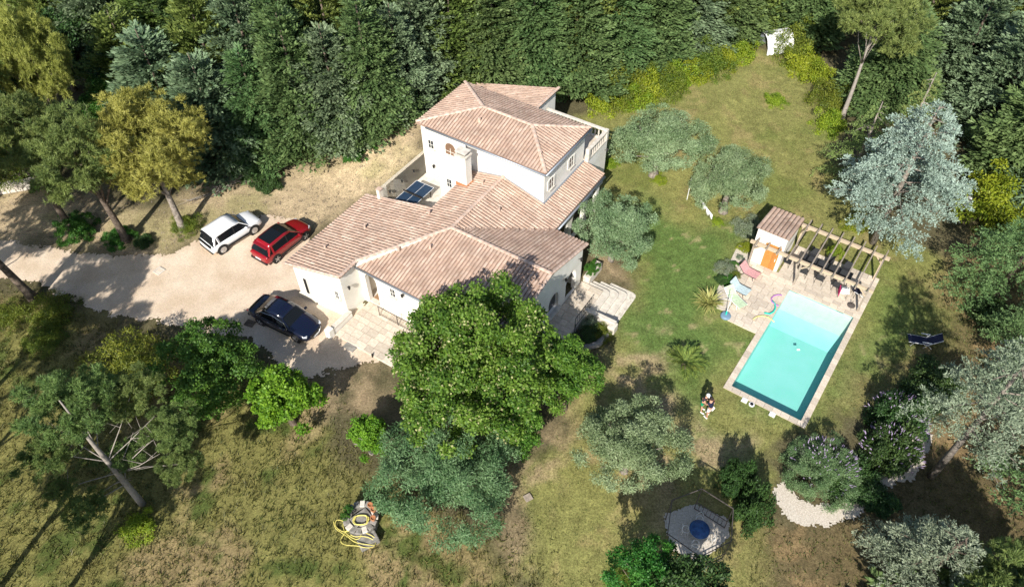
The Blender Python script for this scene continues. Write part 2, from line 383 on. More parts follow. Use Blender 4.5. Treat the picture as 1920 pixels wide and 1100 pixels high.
# ================================================================ FOLIAGE GENERATORS
def unit(a): return a/(np.linalg.norm(a, axis=-1, keepdims=True)+1e-9)
def cards(P, D, N, L, W, quad=True):
    D = unit(D); S = unit(np.cross(D, N)); L = np.asarray(L).reshape(-1, 1); W = np.asarray(W).reshape(-1, 1); n = len(P)
    if quad:
        V = np.stack([P, P+D*L*.5+S*W/2, P+D*L, P+D*L*.5-S*W/2], 1).reshape(-1, 3)
        return V, np.arange(4*n).reshape(n, 4)
    V = np.stack([P-S*W/2, P+S*W/2, P+D*L], 1).reshape(-1, 3)
    return V, np.arange(3*n).reshape(n, 3)
def blobs(rng, R, H, n, rb, shell=(.62, .95), zmin=-.75, flat=1):
    d = unit(rng.normal(size=(n*3, 3))); d = d[d[:, 2] > zmin][:n]; k = len(d)
    # spread: golden-spiral like repulsion by a few relax steps
    for _ in range(4):
        df = d[:, None]-d[None]; q = (df**2).sum(-1)+1e-3; f = (df/q[..., None]**1.5).sum(1); d = unit(d+f*(.3/k)); d[:, 2] = np.maximum(d[:, 2], zmin); d = unit(d)
    r = rng.uniform(*shell, k)
    ang = np.arctan2(d[:, 1], d[:, 0]); lob = 1+.10*np.sin(ang*3+rng.uniform(0, 6))+.07*np.sin(ang*5+rng.uniform(0, 6))
    C = d*r[:, None]*np.array([R, R, H])*lob[:, None]
    return C, rng.uniform(*rb, k)
def lobed(rng, R, H, n, rb, K, zmin=-.7, lr=(.34, .52)):
    C0, _ = blobs(rng, 1, 1, K, (1, 1), (.46, .70), zmin); C0 = np.vstack([C0, [[.1, .05, .28], [-.15, .1, .2], [.05, -.2, .2]]]); K = len(C0); L_ = rng.uniform(*lr, K); L_[-3:] = lr[1]
    d = unit(rng.normal(size=(n*3, 3))+np.array([0, 0, .15])); I = rng.integers(0, K, n*3); P = C0[I]+d*L_[I][:, None]
    # keep only clumps on the outside of the union of lobes
    D = np.linalg.norm(P[:, None]-C0[None], axis=2)-L_[None]; D[np.arange(len(P)), I] = 1
    ok = (D.min(1) > -.14) & (P[:, 2] > zmin-.15); P = P[ok][:n]
    return P*np.array([R, R, H]), rng.uniform(*rb, len(P))
def broadleaf_crown(name, m, R, H, n, rb, per, leaf, seed, out=.6, droop=.15, zmin=-.75, shell=(.62, .93), gapz=.0, flat=.75, bloom=0, lobes=0, lr=(.34, .52)):
    rng = np.random.default_rng(seed); C, rr = lobed(rng, R, H, n, rb, lobes, zmin, lr) if lobes else blobs(rng, R, H, n, rb, shell, zmin)
    # a few inner blobs close the heart of the crown
    Ci, ri = blobs(rng, R*.5, H*.5, max(4, n//5), (rb[1]*.9, rb[1]*1.3), (.3, 1), zmin)
    C = np.vstack([C, Ci]); rr = np.concatenate([rr, ri])
    cnt = (per*(rr/rr.mean())**2).astype(int); I = np.repeat(np.arange(len(C)), cnt); k = len(I)
    u_ = unit(rng.normal(size=(k, 3))+unit(C)[I]*.6*out+np.array([0, 0, .45])); rad = rr[I]*rng.uniform(.45, 1.08, k)
    P = C[I]+u_*rad[:, None]*np.array([1, 1, flat])
    P += (rng.normal(size=(k, 3)))*.04
    N = unit(u_*.9+rng.normal(size=(k, 3))*.55+np.array([0, 0, .35]))
    D = unit(np.cross(N, rng.normal(size=(k, 3)))+u_*.5-np.array([0, 0, droop]))
    L = rng.uniform(.7, 1.25, k)*leaf[0]; Wd = rng.uniform(.7, 1.2, k)*leaf[1]
    V, F = cards(P, D, N, L, Wd)
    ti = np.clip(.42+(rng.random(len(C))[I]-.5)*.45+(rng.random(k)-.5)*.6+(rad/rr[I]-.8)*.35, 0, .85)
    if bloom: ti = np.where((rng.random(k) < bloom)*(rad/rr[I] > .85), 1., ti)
    return mesh_np(name, V, F, m, np.repeat(ti, 4))
def pine_crown(name, m, R, H, n, rb, tufts, seed, needle=(.26, .038), per=16, zmin=-.6, shell=(.55, .95), flat=.62, lobes=0):
    rng = np.random.default_rng(seed); C, rr = lobed(rng, R, H, n, rb, lobes, zmin, (.20, .34)) if lobes else blobs(rng, R, H, n, rb, shell, zmin)
    cnt = (tufts*(rr/rr.mean())**2).astype(int); I = np.repeat(np.arange(len(C)), cnt); k = len(I)
    u_ = unit(rng.normal(size=(k, 3))+np.array([0, 0, .7])); P = C[I]+u_*(rr[I]*rng.uniform(.35, 1.05, k))[:, None]*np.array([1, 1, flat])
    tt = np.clip(.5+(rng.random(len(C))[I]-.5)*.5+(rng.random(k)-.5)*.5, 0, 1)
    J = np.repeat(np.arange(k), per); kk = len(J); D = unit(u_[J]*.8+rng.normal(size=(kk, 3))*.75+np.array([0, 0, .45]))
    N = unit(rng.normal(size=(kk, 3))+np.array([0, 0, 1.]))
    V, F = cards(P[J]+rng.normal(size=(kk, 3))*.03, D, N, rng.uniform(.7, 1.2, kk)*needle[0], np.full(kk, needle[1])*rng.uniform(.8, 1.3, kk), False)
    return mesh_np(name, V, F, m, np.repeat(tt[J]*.8+rng.random(kk)*.2, 3)), C
def plume_cone(name, m, H, R, n, seed, per=44, z0=.05, pl=(1.2, 2.2), up=.45, needle=(.34, .135)):
    """dense hedge conifer: feathery plumes pointing out of a cone"""
    rng = np.random.default_rng(seed)
    t = np.sqrt(rng.random(n)); h = z0*H+(1-t)*H*(1-z0); az = np.arange(n)*2.39996+rng.random(n)*.8
    lob = 1+.16*np.sin(az*3+h*.7+seed)+.12*np.sin(az*5-h*1.3)
    rad = R*(1-(h/H)**1.5)**.9*lob*rng.uniform(.62, 1.08, n)+.12
    base = np.stack([np.cos(az)*rad, np.sin(az)*rad, h], 1)
    ax = unit(np.stack([np.cos(az), np.sin(az), np.full(n, up)+rng.normal(size=n)*.25+(h/H)**3*1.2], 1)+rng.normal(size=(n, 3))*.18)
    ln = rng.uniform(*pl, n)*(1-.45*h/H)
    side = unit(np.cross(ax, np.array([0, 0, 1.]))); nor = np.cross(side, ax)
    J = np.repeat(np.arange(n), per); k = len(J); s = rng.random(k); sg = rng.choice([-1, 1], k)
    P = base[J]+ax[J]*(s*ln[J]-ln[J]*.55)[:, None]+nor[J]*(-(s**2)*.22*ln[J])[:, None]
    D = unit(ax[J]*.75+side[J]*(sg*rng.uniform(.2, 1.0, k)*(1.1-s*.6))[:, None]+nor[J]*rng.normal(size=k)[:, None]*.28)
    P = P+side[J]*(sg*rng.uniform(0, .28, k)*(1-s*.7)*ln[J])[:, None]
    N = unit(nor[J]+rng.normal(size=(k, 3))*.5)
    V, F = cards(P, D, N, rng.uniform(.6, 1.2, k)*needle[0], rng.uniform(.7, 1.3, k)*needle[1], True)
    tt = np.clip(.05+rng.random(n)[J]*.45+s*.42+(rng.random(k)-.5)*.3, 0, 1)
    return mesh_np(name, V, F, m, np.repeat(tt, 4))
def cedar_branches(rng, H, R, n, z0=.12, rise=.15, droop=.25, pw=.75):
    B = []
    for i in range(n):
        t = (i+rng.random())/n; h = H*(z0+(1-z0)*t**.9*.97); az = i*2.39996+rng.normal()*.35
        L = R*(1-t)**pw*rng.uniform(.68, 1.1)+.25
        pts = []
        for s in np.linspace(0, 1, 6):
            pts.append((math.cos(az+s*.12)*L*s, math.sin(az+s*.12)*L*s, h+L*(rise*s-droop*s*s)+rng.normal()*.03))
        B.append((np.array(pts), L, t))
    return B
def cedar_crown(name, m, B, seed, twig=.16, needle=(.13, .05), dens=1., spread=.45, up=.35):
    """layered cedar: flat sprays of short twigs along real branches"""
    rng = np.random.default_rng(seed); Ps = []; Ds = []; Ts = []
    for pts, L, t in B:
        nt_ = max(6, int(L*9*dens)); bt = rng.random()
        for j in range(nt_):
            s = rng.uniform(.16, 1)**.8; f = s*5; i0 = min(4, int(f)); q = pts[i0]*(1-(f-i0))+pts[i0+1]*(f-i0); d = unit((pts[i0+1]-pts[i0])[None])[0]
            sd = np.cross(d, [0, 0, 1]); sd /= np.linalg.norm(sd)+1e-6; sg = 1 if j % 2 else -1
            tl = L*spread*(1.15-s)*rng.uniform(.5, 1.15)+.18
            dd = unit((d*.8+sd*sg*rng.uniform(.5, 1.1)+np.array([0, 0, rng.normal()*.12]))[None])[0]
            k = max(5, int(tl/.055*dens)); u_ = rng.random(k)
            p = q+dd*(u_*tl)[:, None]+np.array([0, 0, -.12])*(u_**2*tl)[:, None]+rng.normal(size=(k, 3))*.03
            Dn = unit(dd*.6+rng.normal(size=(k, 3))*.55+np.array([0, 0, up])); Ps.append(p); Ds.append(Dn); Ts.append(np.clip(bt*.35+.2+u_*.25+rng.random(k)*.3, 0, 1))
        # leader end
    P = np.vstack(Ps); D = np.vstack(Ds); tt = np.concatenate(Ts); k = len(P); N = unit(rng.normal(size=(k, 3))+np.array([0, 0, 1.2]))
    V, F = cards(P, D, N, rng.uniform(.7, 1.4, k)*needle[0], rng.uniform(.7, 1.3, k)*needle[1], True)
    return mesh_np(name, V, F, m, np.repeat(tt, 4))
def trunk_mesh(H, r, lean=(0, 0), seed=0, m=None, bend=.25, n=9):
    rng = random.Random(seed); pts = []; rs = []
    ph = rng.random()*6
    for i in range(n+1):
        s = i/n; pts.append((lean[0]*s**1.3+math.sin(s*5+ph)*bend*s*.4, lean[1]*s**1.3+math.cos(s*4+ph)*bend*s*.4, -.25+(H+.25)*s)); rs.append(r*(1-.78*s)*(1+.45*math.exp(-s*14)))
    return pts, rs
def add_trunk(root, H, r, m, lean=(0, 0), seed=0, nb=0, blen=1., targets=None, bend=.25, bz=(.45, .95)):
    pts, rs = trunk_mesh(H, r, lean, seed, bend=bend); o = MB().tube(pts, rs, 8).build('trunk', m, root, smooth=True)
    rng = random.Random(seed+5); k = 0
    if targets is not None:
        mb = MB()
        for c in targets:
            s = rng.uniform(*bz); i = min(len(pts)-1, max(1, int(s*(len(pts)-1)))); p = Vector(pts[i]); q = Vector(tuple(float(v) for v in c))
            md = (p+q)/2+Vector((rng.uniform(-.2, .2), rng.uniform(-.2, .2), rng.uniform(-.15, .25)))*((q-p).length/3)
            mb.tube([p, md, q], [rs[i]*.5, rs[i]*.3, rs[i]*.1], 5); k += 1
        mb.build('branches', m, root, smooth=True)
    return o
CR = {}
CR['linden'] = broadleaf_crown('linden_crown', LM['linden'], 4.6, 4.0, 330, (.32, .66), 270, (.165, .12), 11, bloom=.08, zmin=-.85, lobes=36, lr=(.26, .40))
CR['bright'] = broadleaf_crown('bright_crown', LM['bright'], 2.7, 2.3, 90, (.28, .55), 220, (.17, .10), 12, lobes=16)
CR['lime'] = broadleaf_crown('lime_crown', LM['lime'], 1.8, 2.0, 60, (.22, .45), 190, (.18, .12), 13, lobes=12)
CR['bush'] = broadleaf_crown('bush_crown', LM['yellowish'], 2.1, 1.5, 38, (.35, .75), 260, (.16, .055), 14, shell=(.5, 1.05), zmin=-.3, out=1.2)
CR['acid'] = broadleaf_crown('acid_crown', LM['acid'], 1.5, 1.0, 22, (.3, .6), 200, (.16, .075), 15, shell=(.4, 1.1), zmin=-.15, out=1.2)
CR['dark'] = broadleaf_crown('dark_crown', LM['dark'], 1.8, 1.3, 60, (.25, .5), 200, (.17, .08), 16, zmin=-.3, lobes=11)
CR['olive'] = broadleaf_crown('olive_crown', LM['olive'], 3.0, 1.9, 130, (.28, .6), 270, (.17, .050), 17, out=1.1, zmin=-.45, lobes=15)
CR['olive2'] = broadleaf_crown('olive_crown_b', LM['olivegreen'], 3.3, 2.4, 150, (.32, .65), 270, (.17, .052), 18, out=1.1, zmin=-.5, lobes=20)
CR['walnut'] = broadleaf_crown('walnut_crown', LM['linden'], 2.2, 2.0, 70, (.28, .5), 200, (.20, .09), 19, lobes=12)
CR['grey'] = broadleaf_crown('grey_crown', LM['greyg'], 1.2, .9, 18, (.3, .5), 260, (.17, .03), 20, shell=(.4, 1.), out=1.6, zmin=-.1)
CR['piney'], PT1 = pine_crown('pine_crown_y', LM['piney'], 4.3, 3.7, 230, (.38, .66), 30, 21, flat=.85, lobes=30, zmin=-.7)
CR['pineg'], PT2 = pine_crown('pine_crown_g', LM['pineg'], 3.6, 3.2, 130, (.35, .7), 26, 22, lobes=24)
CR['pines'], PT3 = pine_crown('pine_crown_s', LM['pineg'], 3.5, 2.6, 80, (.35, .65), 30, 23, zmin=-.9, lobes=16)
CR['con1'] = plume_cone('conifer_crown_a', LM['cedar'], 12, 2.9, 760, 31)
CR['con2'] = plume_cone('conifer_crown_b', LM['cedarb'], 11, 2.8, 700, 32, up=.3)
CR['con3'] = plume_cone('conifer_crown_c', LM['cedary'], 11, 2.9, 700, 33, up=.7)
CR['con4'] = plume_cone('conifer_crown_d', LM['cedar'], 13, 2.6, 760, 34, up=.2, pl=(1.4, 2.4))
brng = np.random.default_rng(41)
BR1 = cedar_branches(brng, 11.5, 4.9, 74, z0=.16, rise=.28, droop=.22, pw=.62)
CR['blue'] = cedar_crown('blue_cedar_crown', LM['silver'], BR1, 42, needle=(.17, .07), dens=1.25, up=.5)
BR2 = cedar_branches(brng, 10, 3.6, 60, z0=.2, rise=.2, droop=.3, pw=.7)
CR['grcedar'] = cedar_crown('green_cedar_crown', LM['cedar'], BR2, 43, needle=(.17, .06), dens=1.1)
CR['bgcedar'] = cedar_crown('bluegreen_cedar_crown', LM['greyg'], BR2, 44, needle=(.18, .06), dens=1.2, up=.5)
BR3 = cedar_branches(brng, 9, 3.3, 46, z0=.15, rise=.1, droop=.45, pw=.8)
CR['drooping'] = cedar_crown('drooping_cedar_crown', LM['pineg'], BR3, 45, needle=(.15, .045), dens=1.2, spread=.38, up=-.2)

def tree(name, key, base, h, label, cat='tree', group=None, sc=(1, 1, 1), rz=None, bark='bark', tr=.22, lean=(0, 0), targets=None, seed=1, th=None, dz=0, nb=9, offs=(0, 0)):
    """crown mesh centred at height h above the trunk's foot (ellipsoid crowns)"""
    rnd_ = random.Random(seed)
    rz = rnd_.uniform(0, 6.28) if rz is None else rz
    root = empty(name, base, 0, label, cat, group)
    cx, cy = lean[0]+offs[0], lean[1]+offs[1]
    cr = inst('crown', CR[key], root, (cx, cy, h), (0, 0, rz), sc)
    tg = []
    bb = CR[key]
    for i in range(nb):
        a_ = i*2.4+rnd_.random(); r_ = rnd_.uniform(.35, .75)
        dim = {'linden': (4.9, 4.2), 'bright': (2.7, 2.3), 'lime': (1.8, 2), 'olive': (3, 1.8), 'olive2': (3.3, 2.4), 'walnut': (2.2, 2), 'piney': (4.4, 3.9), 'pineg': (3.6, 3.4), 'pines': (3.4, 2.8)}.get(key, (1.5, 1.))
        tg.append((cx+math.cos(a_)*r_*dim[0]*sc[0], cy+math.sin(a_)*r_*dim[0]*sc[1], h+rnd_.uniform(-.35, .45)*dim[1]*sc[2]))
    add_trunk(root, th or h+.3, tr, MT[bark], (cx*.9, cy*.9), seed, targets=tg if nb else None)
    return root
def conifer(name, key, base, H, label, cat='tree', group=None, w=1., seed=1, bark='bark', branches=None, tr=.2, lift=0):
    nomH = {'con1': 12, 'con2': 11, 'con3': 11, 'con4': 13, 'blue': 11.5, 'grcedar': 10, 'bgcedar': 10, 'drooping': 9}[key]
    s = H/nomH; rnd_ = random.Random(seed); rz = rnd_.uniform(0, 6.28)
    root = empty(name, base, 0, label, cat, group)
    if key.startswith('con'): w *= 1.2
    s *= (H-lift)/H
    inst('crown', CR[key], root, (0, 0, lift), (0, 0, rz), (w, w, s))
    MB().tube([(0, 0, -.3), (0, 0, H*.5), (0, 0, H*.97)], [tr, tr*.6, .03], 7).build('trunk', MT[bark], root, smooth=True)
    if branches:
        mb = MB()
        for pts, L, t_ in branches:
            q = [(x*math.cos(rz)*w-y*math.sin(rz)*w, x*math.sin(rz)*w+y*math.cos(rz)*w, z*s-.04+lift) for x, y, z in pts[[0, 2, 4, 5]]]
            mb.tube(q, [.055, .04, .025, .012], 4, False)
        mb.build('branches', MT[bark], root, smooth=True)
    return root

# ================================================================ VILLA
villa = empty('villa', (HO[0], HO[1], 0), YH, 'white rendered two storey villa with pink canal tile roofs in the middle of the plot', 'house')
def tilemat():
    m = bpy.data.materials.new('canal_tile'); m.use_nodes = True; t = m.node_tree; N = t.nodes; L = t.links; b = N['Principled BSDF']
    b.inputs['Roughness'].default_value = .85; b.inputs['Specular IOR Level'].default_value = .2
    at = N.new('ShaderNodeAttribute'); at.attribute_name = 'tint'; oi = N.new('ShaderNodeObjectInfo')
    ad = N.new('ShaderNodeMath'); ad.operation = 'ADD'; L.new(at.outputs['Fac'], ad.inputs[0]); L.new(oi.outputs['Random'], ad.inputs[1])
    fr = N.new('ShaderNodeMath'); fr.operation = 'FRACT'; L.new(ad.outputs[0], fr.inputs[0])
    r = N.new('ShaderNodeValToRGB'); L.new(fr.outputs[0], r.inputs[0])
    cs = [(0, (.45, .31, .235)), (.3, (.48, .34, .26)), (.6, (.50, .36, .28)), (.9, (.525, .385, .30)), (1, (.57, .43, .34))]
    e = r.color_ramp.elements; e[0].position, e[0].color = 0, (*cs[0][1], 1); e[1].position, e[1].color = 1, (*cs[-1][1], 1)
    for p_, c_ in cs[1:-1]: q = e.new(p_); q.color = (*c_, 1)
    geo = N.new('ShaderNodeNewGeometry'); n = N.new('ShaderNodeTexNoise'); n.inputs['Scale'].default_value = .9; n.inputs['Detail'].default_value = 7; n.inputs['Roughness'].default_value = .65
    L.new(geo.outputs['Position'], n.inputs['Vector']); mr = N.new('ShaderNodeMapRange'); mr.inputs[1].default_value = .35; mr.inputs[2].default_value = .62; mr.inputs[3].default_value = .74; mr.inputs[4].default_value = 1.08
    L.new(n.outputs[0], mr.inputs[0]); vm = N.new('ShaderNodeVectorMath'); vm.operation = 'SCALE'; L.new(r.outputs[0], vm.inputs[0]); L.new(mr.outputs[0], vm.inputs['Scale'])
    L.new(vm.outputs[0], b.inputs['Base Color']); return m
MT['tile'] = tilemat()
MT['ridge'] = mat('mortared_ridge_tile', (.62, .47, .38), .85, noise=5, c2=(.48, .34, .26), rnd=.2)
MT['pan'] = mat('channel_tile', (.34, .235, .18), .9, noise=3, c2=(.25, .16, .12))
def tile_geo(r0, r1, L, n=6):
    vs = []; fs = []
    for j, (r, y) in enumerate(((r0, 0), (r1, L))):
        for k in range(n+1):
            a_ = math.pi*k/n; vs.append((r*math.cos(a_), y, r*math.sin(a_)*.62+(.02 if j == 0 else .0)))
    for k in range(n): fs.append((k+1, k, n+1+k, n+2+k))
    fs.append(tuple(range(n+1)))
    return np.array(vs), fs
def roof_basis(gu, gv):
    """gradient of z (up-slope) in U,V"""
    g = math.hypot(gu, gv); Y = np.array([gu/g, gv/g, g]); Y /= np.linalg.norm(Y); X = np.array([gv/g, -gu/g, 0.]); Z = np.cross(X, Y); return X, Y, Z
ALLT = []
def roof_plane(poly, zf, grad, parent, pitch=.235, step=.36, thick=.12, pool=ALLT, name='roof'):
    mb = MB(); top = [zf(*q)-.03 for q in poly]; mb.prism(poly, [z-thick for z in top], top)
    o = mb.build(name, MT['pan'], parent)
    X, Y, Z = roof_basis(*grad); sc = math.hypot(Y[0], Y[1])
    P = np.array(poly); px = P@X[:2]; py = P@Y[:2]/sc   # in-plane coords
    us = np.arange(px.min()+pitch/2, px.max(), pitch); vs_ = np.arange(py.min()-.02, py.max(), step*sc)
    A, B = np.meshgrid(us, vs_); d2 = Y[:2]/sc
    C = A[..., None]*X[:2]+B[..., None]*d2
    cc = C+d2*step*.5*sc
    ok = inpoly(cc[..., 0], cc[..., 1], poly)
    for q in C[ok]: pool.append((o, np.array([q[0], q[1], zf(q[0], q[1])]), X, Y, Z))
    return o
def emit_tiles(pool, cam_local, limit, parent, base=(.098, .082, .44)):
    vs, fs = tile_geo(*base)
    D = np.array([np.linalg.norm(q[1]-cam_local) for q in pool]); order = np.argsort(D)
    me = bpy.data.meshes.new('tile'); me.from_pydata([tuple(v) for v in vs], [], fs); me.materials.append(MT['tile'])
    rg = random.Random(2)
    for i in order[:limit]:
        o, p_, X, Y, Z = pool[i]; j = rg.uniform(-.03, .03)
        Mx = Matrix(((X[0], Y[0], Z[0], p_[0]), (X[1], Y[1], Z[1], p_[1]), (X[2], Y[2], Z[2], p_[2]+rg.uniform(-.004, .01)), (0, 0, 0, 1)))
        t_ = link(bpy.data.objects.new('tile', me), o); t_.matrix_local = Mx @ Matrix.Rotation(j, 4, 'Z')
    rest = order[limit:]
    if len(rest):
        r_ = np.random.default_rng(5); VV = []; FF = []; TT = []
        n0 = 0; q4 = [f for f in fs if len(f) == 4]; cap = [f for f in fs if len(f) > 4][0]
        tri = [(cap[0], cap[i], cap[i+1]) for i in range(1, len(cap)-1)]
        tr_ = [(a_, b_, c_) for a_, b_, c_, d_ in q4]+[(a_, c_, d_) for a_, b_, c_, d_ in q4]+tri; tr_ = np.array(tr_)
        for i in rest:
            o, p_, X, Y, Z = pool[i]; j = r_.uniform(-.035, .035); x2 = X*math.cos(j)+Y*math.sin(j); y2 = Y*math.cos(j)-X*math.sin(j)
            VV.append(p_+vs[:, :1]*x2+vs[:, 1:2]*y2+vs[:, 2:3]*Z+np.array([0, 0, r_.uniform(-.004, .012)])); FF.append(tr_+n0); n0 += len(vs); TT.append(np.full(len(vs), r_.random()))
        me2 = mesh_np('roof_tiles', np.vstack(VV), np.vstack(FF), MT['tile'], np.concatenate(TT))
        tag(link(bpy.data.objects.new('roof_tiles', me2), parent), kind='stuff')
zL = lambda U, V: 2.8+.2256*(U+4.29)
zF = lambda U, V: 3.45+.246*(V-1.35)
zR = lambda U, V: 4.65-.283*(V-6.22)
zM = lambda U, V: 4.65-.270*(U-3.88)
zUF = lambda U, V: 6.5+.276*(V-11.87)
zUB = lambda U, V: 6.5+.284*(17.6-V)
zUR = lambda U, V: 6.5+.284*(7.22-U)
zUL = lambda U, V: 6.5+.2247*(U+3.05)
zW = lambda U, V: 5.75-.28*(2.45-U)
AP = (3.90, 6.22)
rL = roof_plane([(-4.29, -.50), (.22, -.17), (.15, 1.38), AP, (3.88, 12.08), (1.2, 12.08), (1.2, 7.55), (-4.27, 7.3)], zL, (.2256, 0), villa)
rF = roof_plane([(.12, 1.33), (11.12, 1.33), (11.12, 6.22), AP], zF, (0, .246), villa)
rR = roof_plane([AP, (11.12, 6.22), (11.12, 10.72), (8.68, 10.72)], zR, (0, -.283), villa)
rM = roof_plane([AP, (8.68, 10.72), (8.68, 17.4), (7.03, 17.4), (7.03, 12.08), (3.88, 12.08)], zM, (-.270, 0), villa)
rUF = roof_plane([(-3.05, 11.87), (7.22, 11.87), (4.40, 14.77), (.51, 14.77)], zUF, (0, .276), villa)
rUR = roof_plane([(7.22, 11.87), (7.22, 17.6), (4.40, 14.77)], zUR, (-.284, 0), villa)
rUB = roof_plane([(7.22, 17.6), (-3.05, 17.6), (.51, 14.77), (4.40, 14.77)], zUB, (0, -.284), villa)
rUL = roof_plane([(-3.05, 17.6), (-3.05, 11.87), (.51, 14.77)], zUL, (.2247, 0), villa)
rW = roof_plane([(-5.6, 17.6), (2.45, 17.6), (2.45, 21.6), (-5.6, 21.6)], zW, (.28, 0), villa)
CL = np.array([25.56, -19.78, 36.])
emit_tiles(ALLT, CL, 300, villa)
rv, rf_ = tile_geo(.135, .12, .46); rme = bpy.data.meshes.new('ridge_tile'); rme.from_pydata([tuple(v) for v in rv], [], rf_); rme.materials.append(MT['ridge'])
def ridge_line(p, q, parent, dz=.0, s=1.):
    p = np.array(p, float); q = np.array(q, float); d = q-p; L = np.linalg.norm(d); n = int(L/.38); Y = d/L; X = np.cross(Y, [0, 0, 1.]); X /= np.linalg.norm(X); Z = np.cross(X, Y)
    for i in range(n):
        c_ = p+d*(i/n)
        o = link(bpy.data.objects.new('ridge_tile', rme), parent)
        o.matrix_local = Matrix(((X[0]*s, Y[0], Z[0], c_[0]), (X[1]*s, Y[1], Z[1], c_[1]), (X[2]*s, Y[2], Z[2], c_[2]+dz), (0, 0, 0, 1)))
apz = (3.90, 6.22, 4.65)
ridge_line((.15, 1.38, 3.81), apz, rL, .05); ridge_line((11.12, 6.22, 4.65), apz, rF, .05); ridge_line(apz, (3.88, 12.05, 4.65), rM, .05)
ridge_line((.20, -.17, 3.82), (.15, 1.38, 3.82), rL, .01); ridge_line((7.22, 11.87, 6.5), (4.40, 14.77, 7.3), rUR, .05); ridge_line((7.22, 17.6, 6.5), (4.40, 14.77, 7.3), rUR, .05)
ridge_line((4.40, 14.77, 7.3), (.51, 14.77, 7.3), rUF, .05); ridge_line((-3.05, 11.87, 6.5), (.51, 14.77, 7.3), rUL, .05); ridge_line((-3.05, 17.6, 6.5), (.51, 14.77, 7.3), rUL, .05)
ridge_line((2.42, 17.6, 5.78), (2.42, 21.6, 5.78), rW, .0)
ridge_line((-4.29, -.5, 2.82), (.2, -.17, 3.82), rL, -.02, .7); ridge_line((11.1, 1.33, 3.46), (11.1, 6.2, 4.65), rF, -.02, .7); ridge_line((11.1, 10.72, 3.38), (11.1, 6.3, 4.65), rR, -.02, .7)
ridge_line((-4.2, 7.3, 2.82), (1.2, 7.5, 4.05), rL, -.02, .7)
# walls
def W(poly, z0, zt, m='stucco', name='wall'):
    n = len(poly); tops = [zt(*q)-.17 if callable(zt) else zt for q in poly]
    return MB().prism(poly, z0, tops).build(name, MT[m], villa)
W([(-3.85, -.3), (.0, -.02), (.0, 3.0), (.0, 6.0), (-3.85, 7.05)], -.4, zL)
W([(.0, 3.0), (1.5, 3.1), (3.9, 6.1), (3.9, 12.05), (1.35, 12.05), (1.35, 7.4), (.0, 7.05)], -.4, lambda U, V: min(zL(U, V), zF(U, V)))
def wall_open(along, fixed, thick, s0, s1, z0, top, openings, m='stucco', name='wall'):
    """wall of columns with real (arched) openings; along 'U' or 'V'; fixed = outer face"""
    cuts = {s0, s1}
    for a0, a1, b0, b1, arch in openings:
        for k in range(13 if arch else 2): cuts.add(a0+(a1-a0)*k/(12 if arch else 1))
    cuts |= {s0+(s1-s0)*k/2 for k in range(3)} if not callable(top) else {6.22}
    cuts = sorted(c_ for c_ in cuts if s0 <= c_ <= s1); mb = MB(); tp = top if callable(top) else (lambda s: top)
    for c0, c1 in zip(cuts[:-1], cuts[1:]):
        if c1-c0 < 1e-6: continue
        mid = (c0+c1)/2; spans = [(lambda s: z0, tp)]
        for a0, a1, b0, b1, arch in openings:
            if a0 < mid < a1:
                r_ = (a1-a0)/2; cen = (a0+a1)/2
                def lid(s, r_=r_, cen=cen, b1=b1, arch=arch): return b1-r_*arch+math.sqrt(max(0, r_*r_-(s-cen)**2))*arch
                spans = ([((lambda s: z0), (lambda s, b0=b0: b0))] if b0 > z0+.01 else [])+[(lid, tp)]
        for lo, hi in spans:
            if along == 'U': poly = [(c0, fixed), (c1, fixed), (c1, fixed+thick), (c0, fixed+thick)]; ss_ = [c0, c1, c1, c0]
            else: poly = [(fixed, c0), (fixed, c1), (fixed+thick, c1), (fixed+thick, c0)]; ss_ = [c0, c1, c1, c0]
            if thick < 0: poly = poly[::-1]; ss_ = ss_[::-1]
            mb.prism(poly, [lo(s) for s in ss_], [hi(s) for s in ss_])
    return mb.build(name, MT[m], villa)
wall_open('U', 1.55, .3, .005, 10.93, -.4, 3.28, [(.45, 1.35, .16, 2.85, 1.), (4.75, 5.75, .9, 2.75, 1.)])
wall_open('V', 10.95, -.3, 1.55, 10.45, -.7, lambda s: (zF(0, s) if s < 6.22 else zR(0, s))-.17, [(8.45, 9.75, -.02, 2.15, 1.), (6.35, 7.55, .45, 2.05, 1.)])
wall_open('V', 8.45, -.28, 10.8, 17.35, -.7, 3.1, [(11.3, 13.0, .0, 2.5, 1.), (13.5, 15.2, .0, 2.5, 1.), (15.6, 17.0, .0, 2.5, 1.)])
W([(1.36, 10.0), (10.6, 10.0), (10.6, 10.35), (1.36, 10.35)], -.7, lambda U, V: min(3.55, zM(U, V)+.1) if U > 4 else 4.0)
# porch recess: side wall, back wall, floors
W([(.01, 3.0), (3.0, 3.0), (3.0, 3.15), (.01, 3.15)], -.2, 3.2, 'cream')
W([(1.5, 1.86), (1.62, 1.86), (1.62, 2.98), (1.5, 2.98)], -.2, 3.2, 'cream')
W([(6.2, 10.36), (6.5, 10.36), (6.5, 17.3), (6.2, 17.3)], -.5, 3.3)
W([(5.6, 5.0), (5.8, 5.0), (5.8, 9.98), (5.6, 9.98)], -.5, 3.3, 'cream')
MB().prism([(1.7, 1.9), (10.62, 1.9), (10.62, 9.98), (1.7, 9.98)], -.5, -.02).build('floor', MT['stonew'], villa)
MB().prism([(6.52, 10.4), (8.4, 10.4), (8.4, 17.3), (6.52, 17.3)], -.6, -.02).build('porch_floor', MT['stonew'], villa)
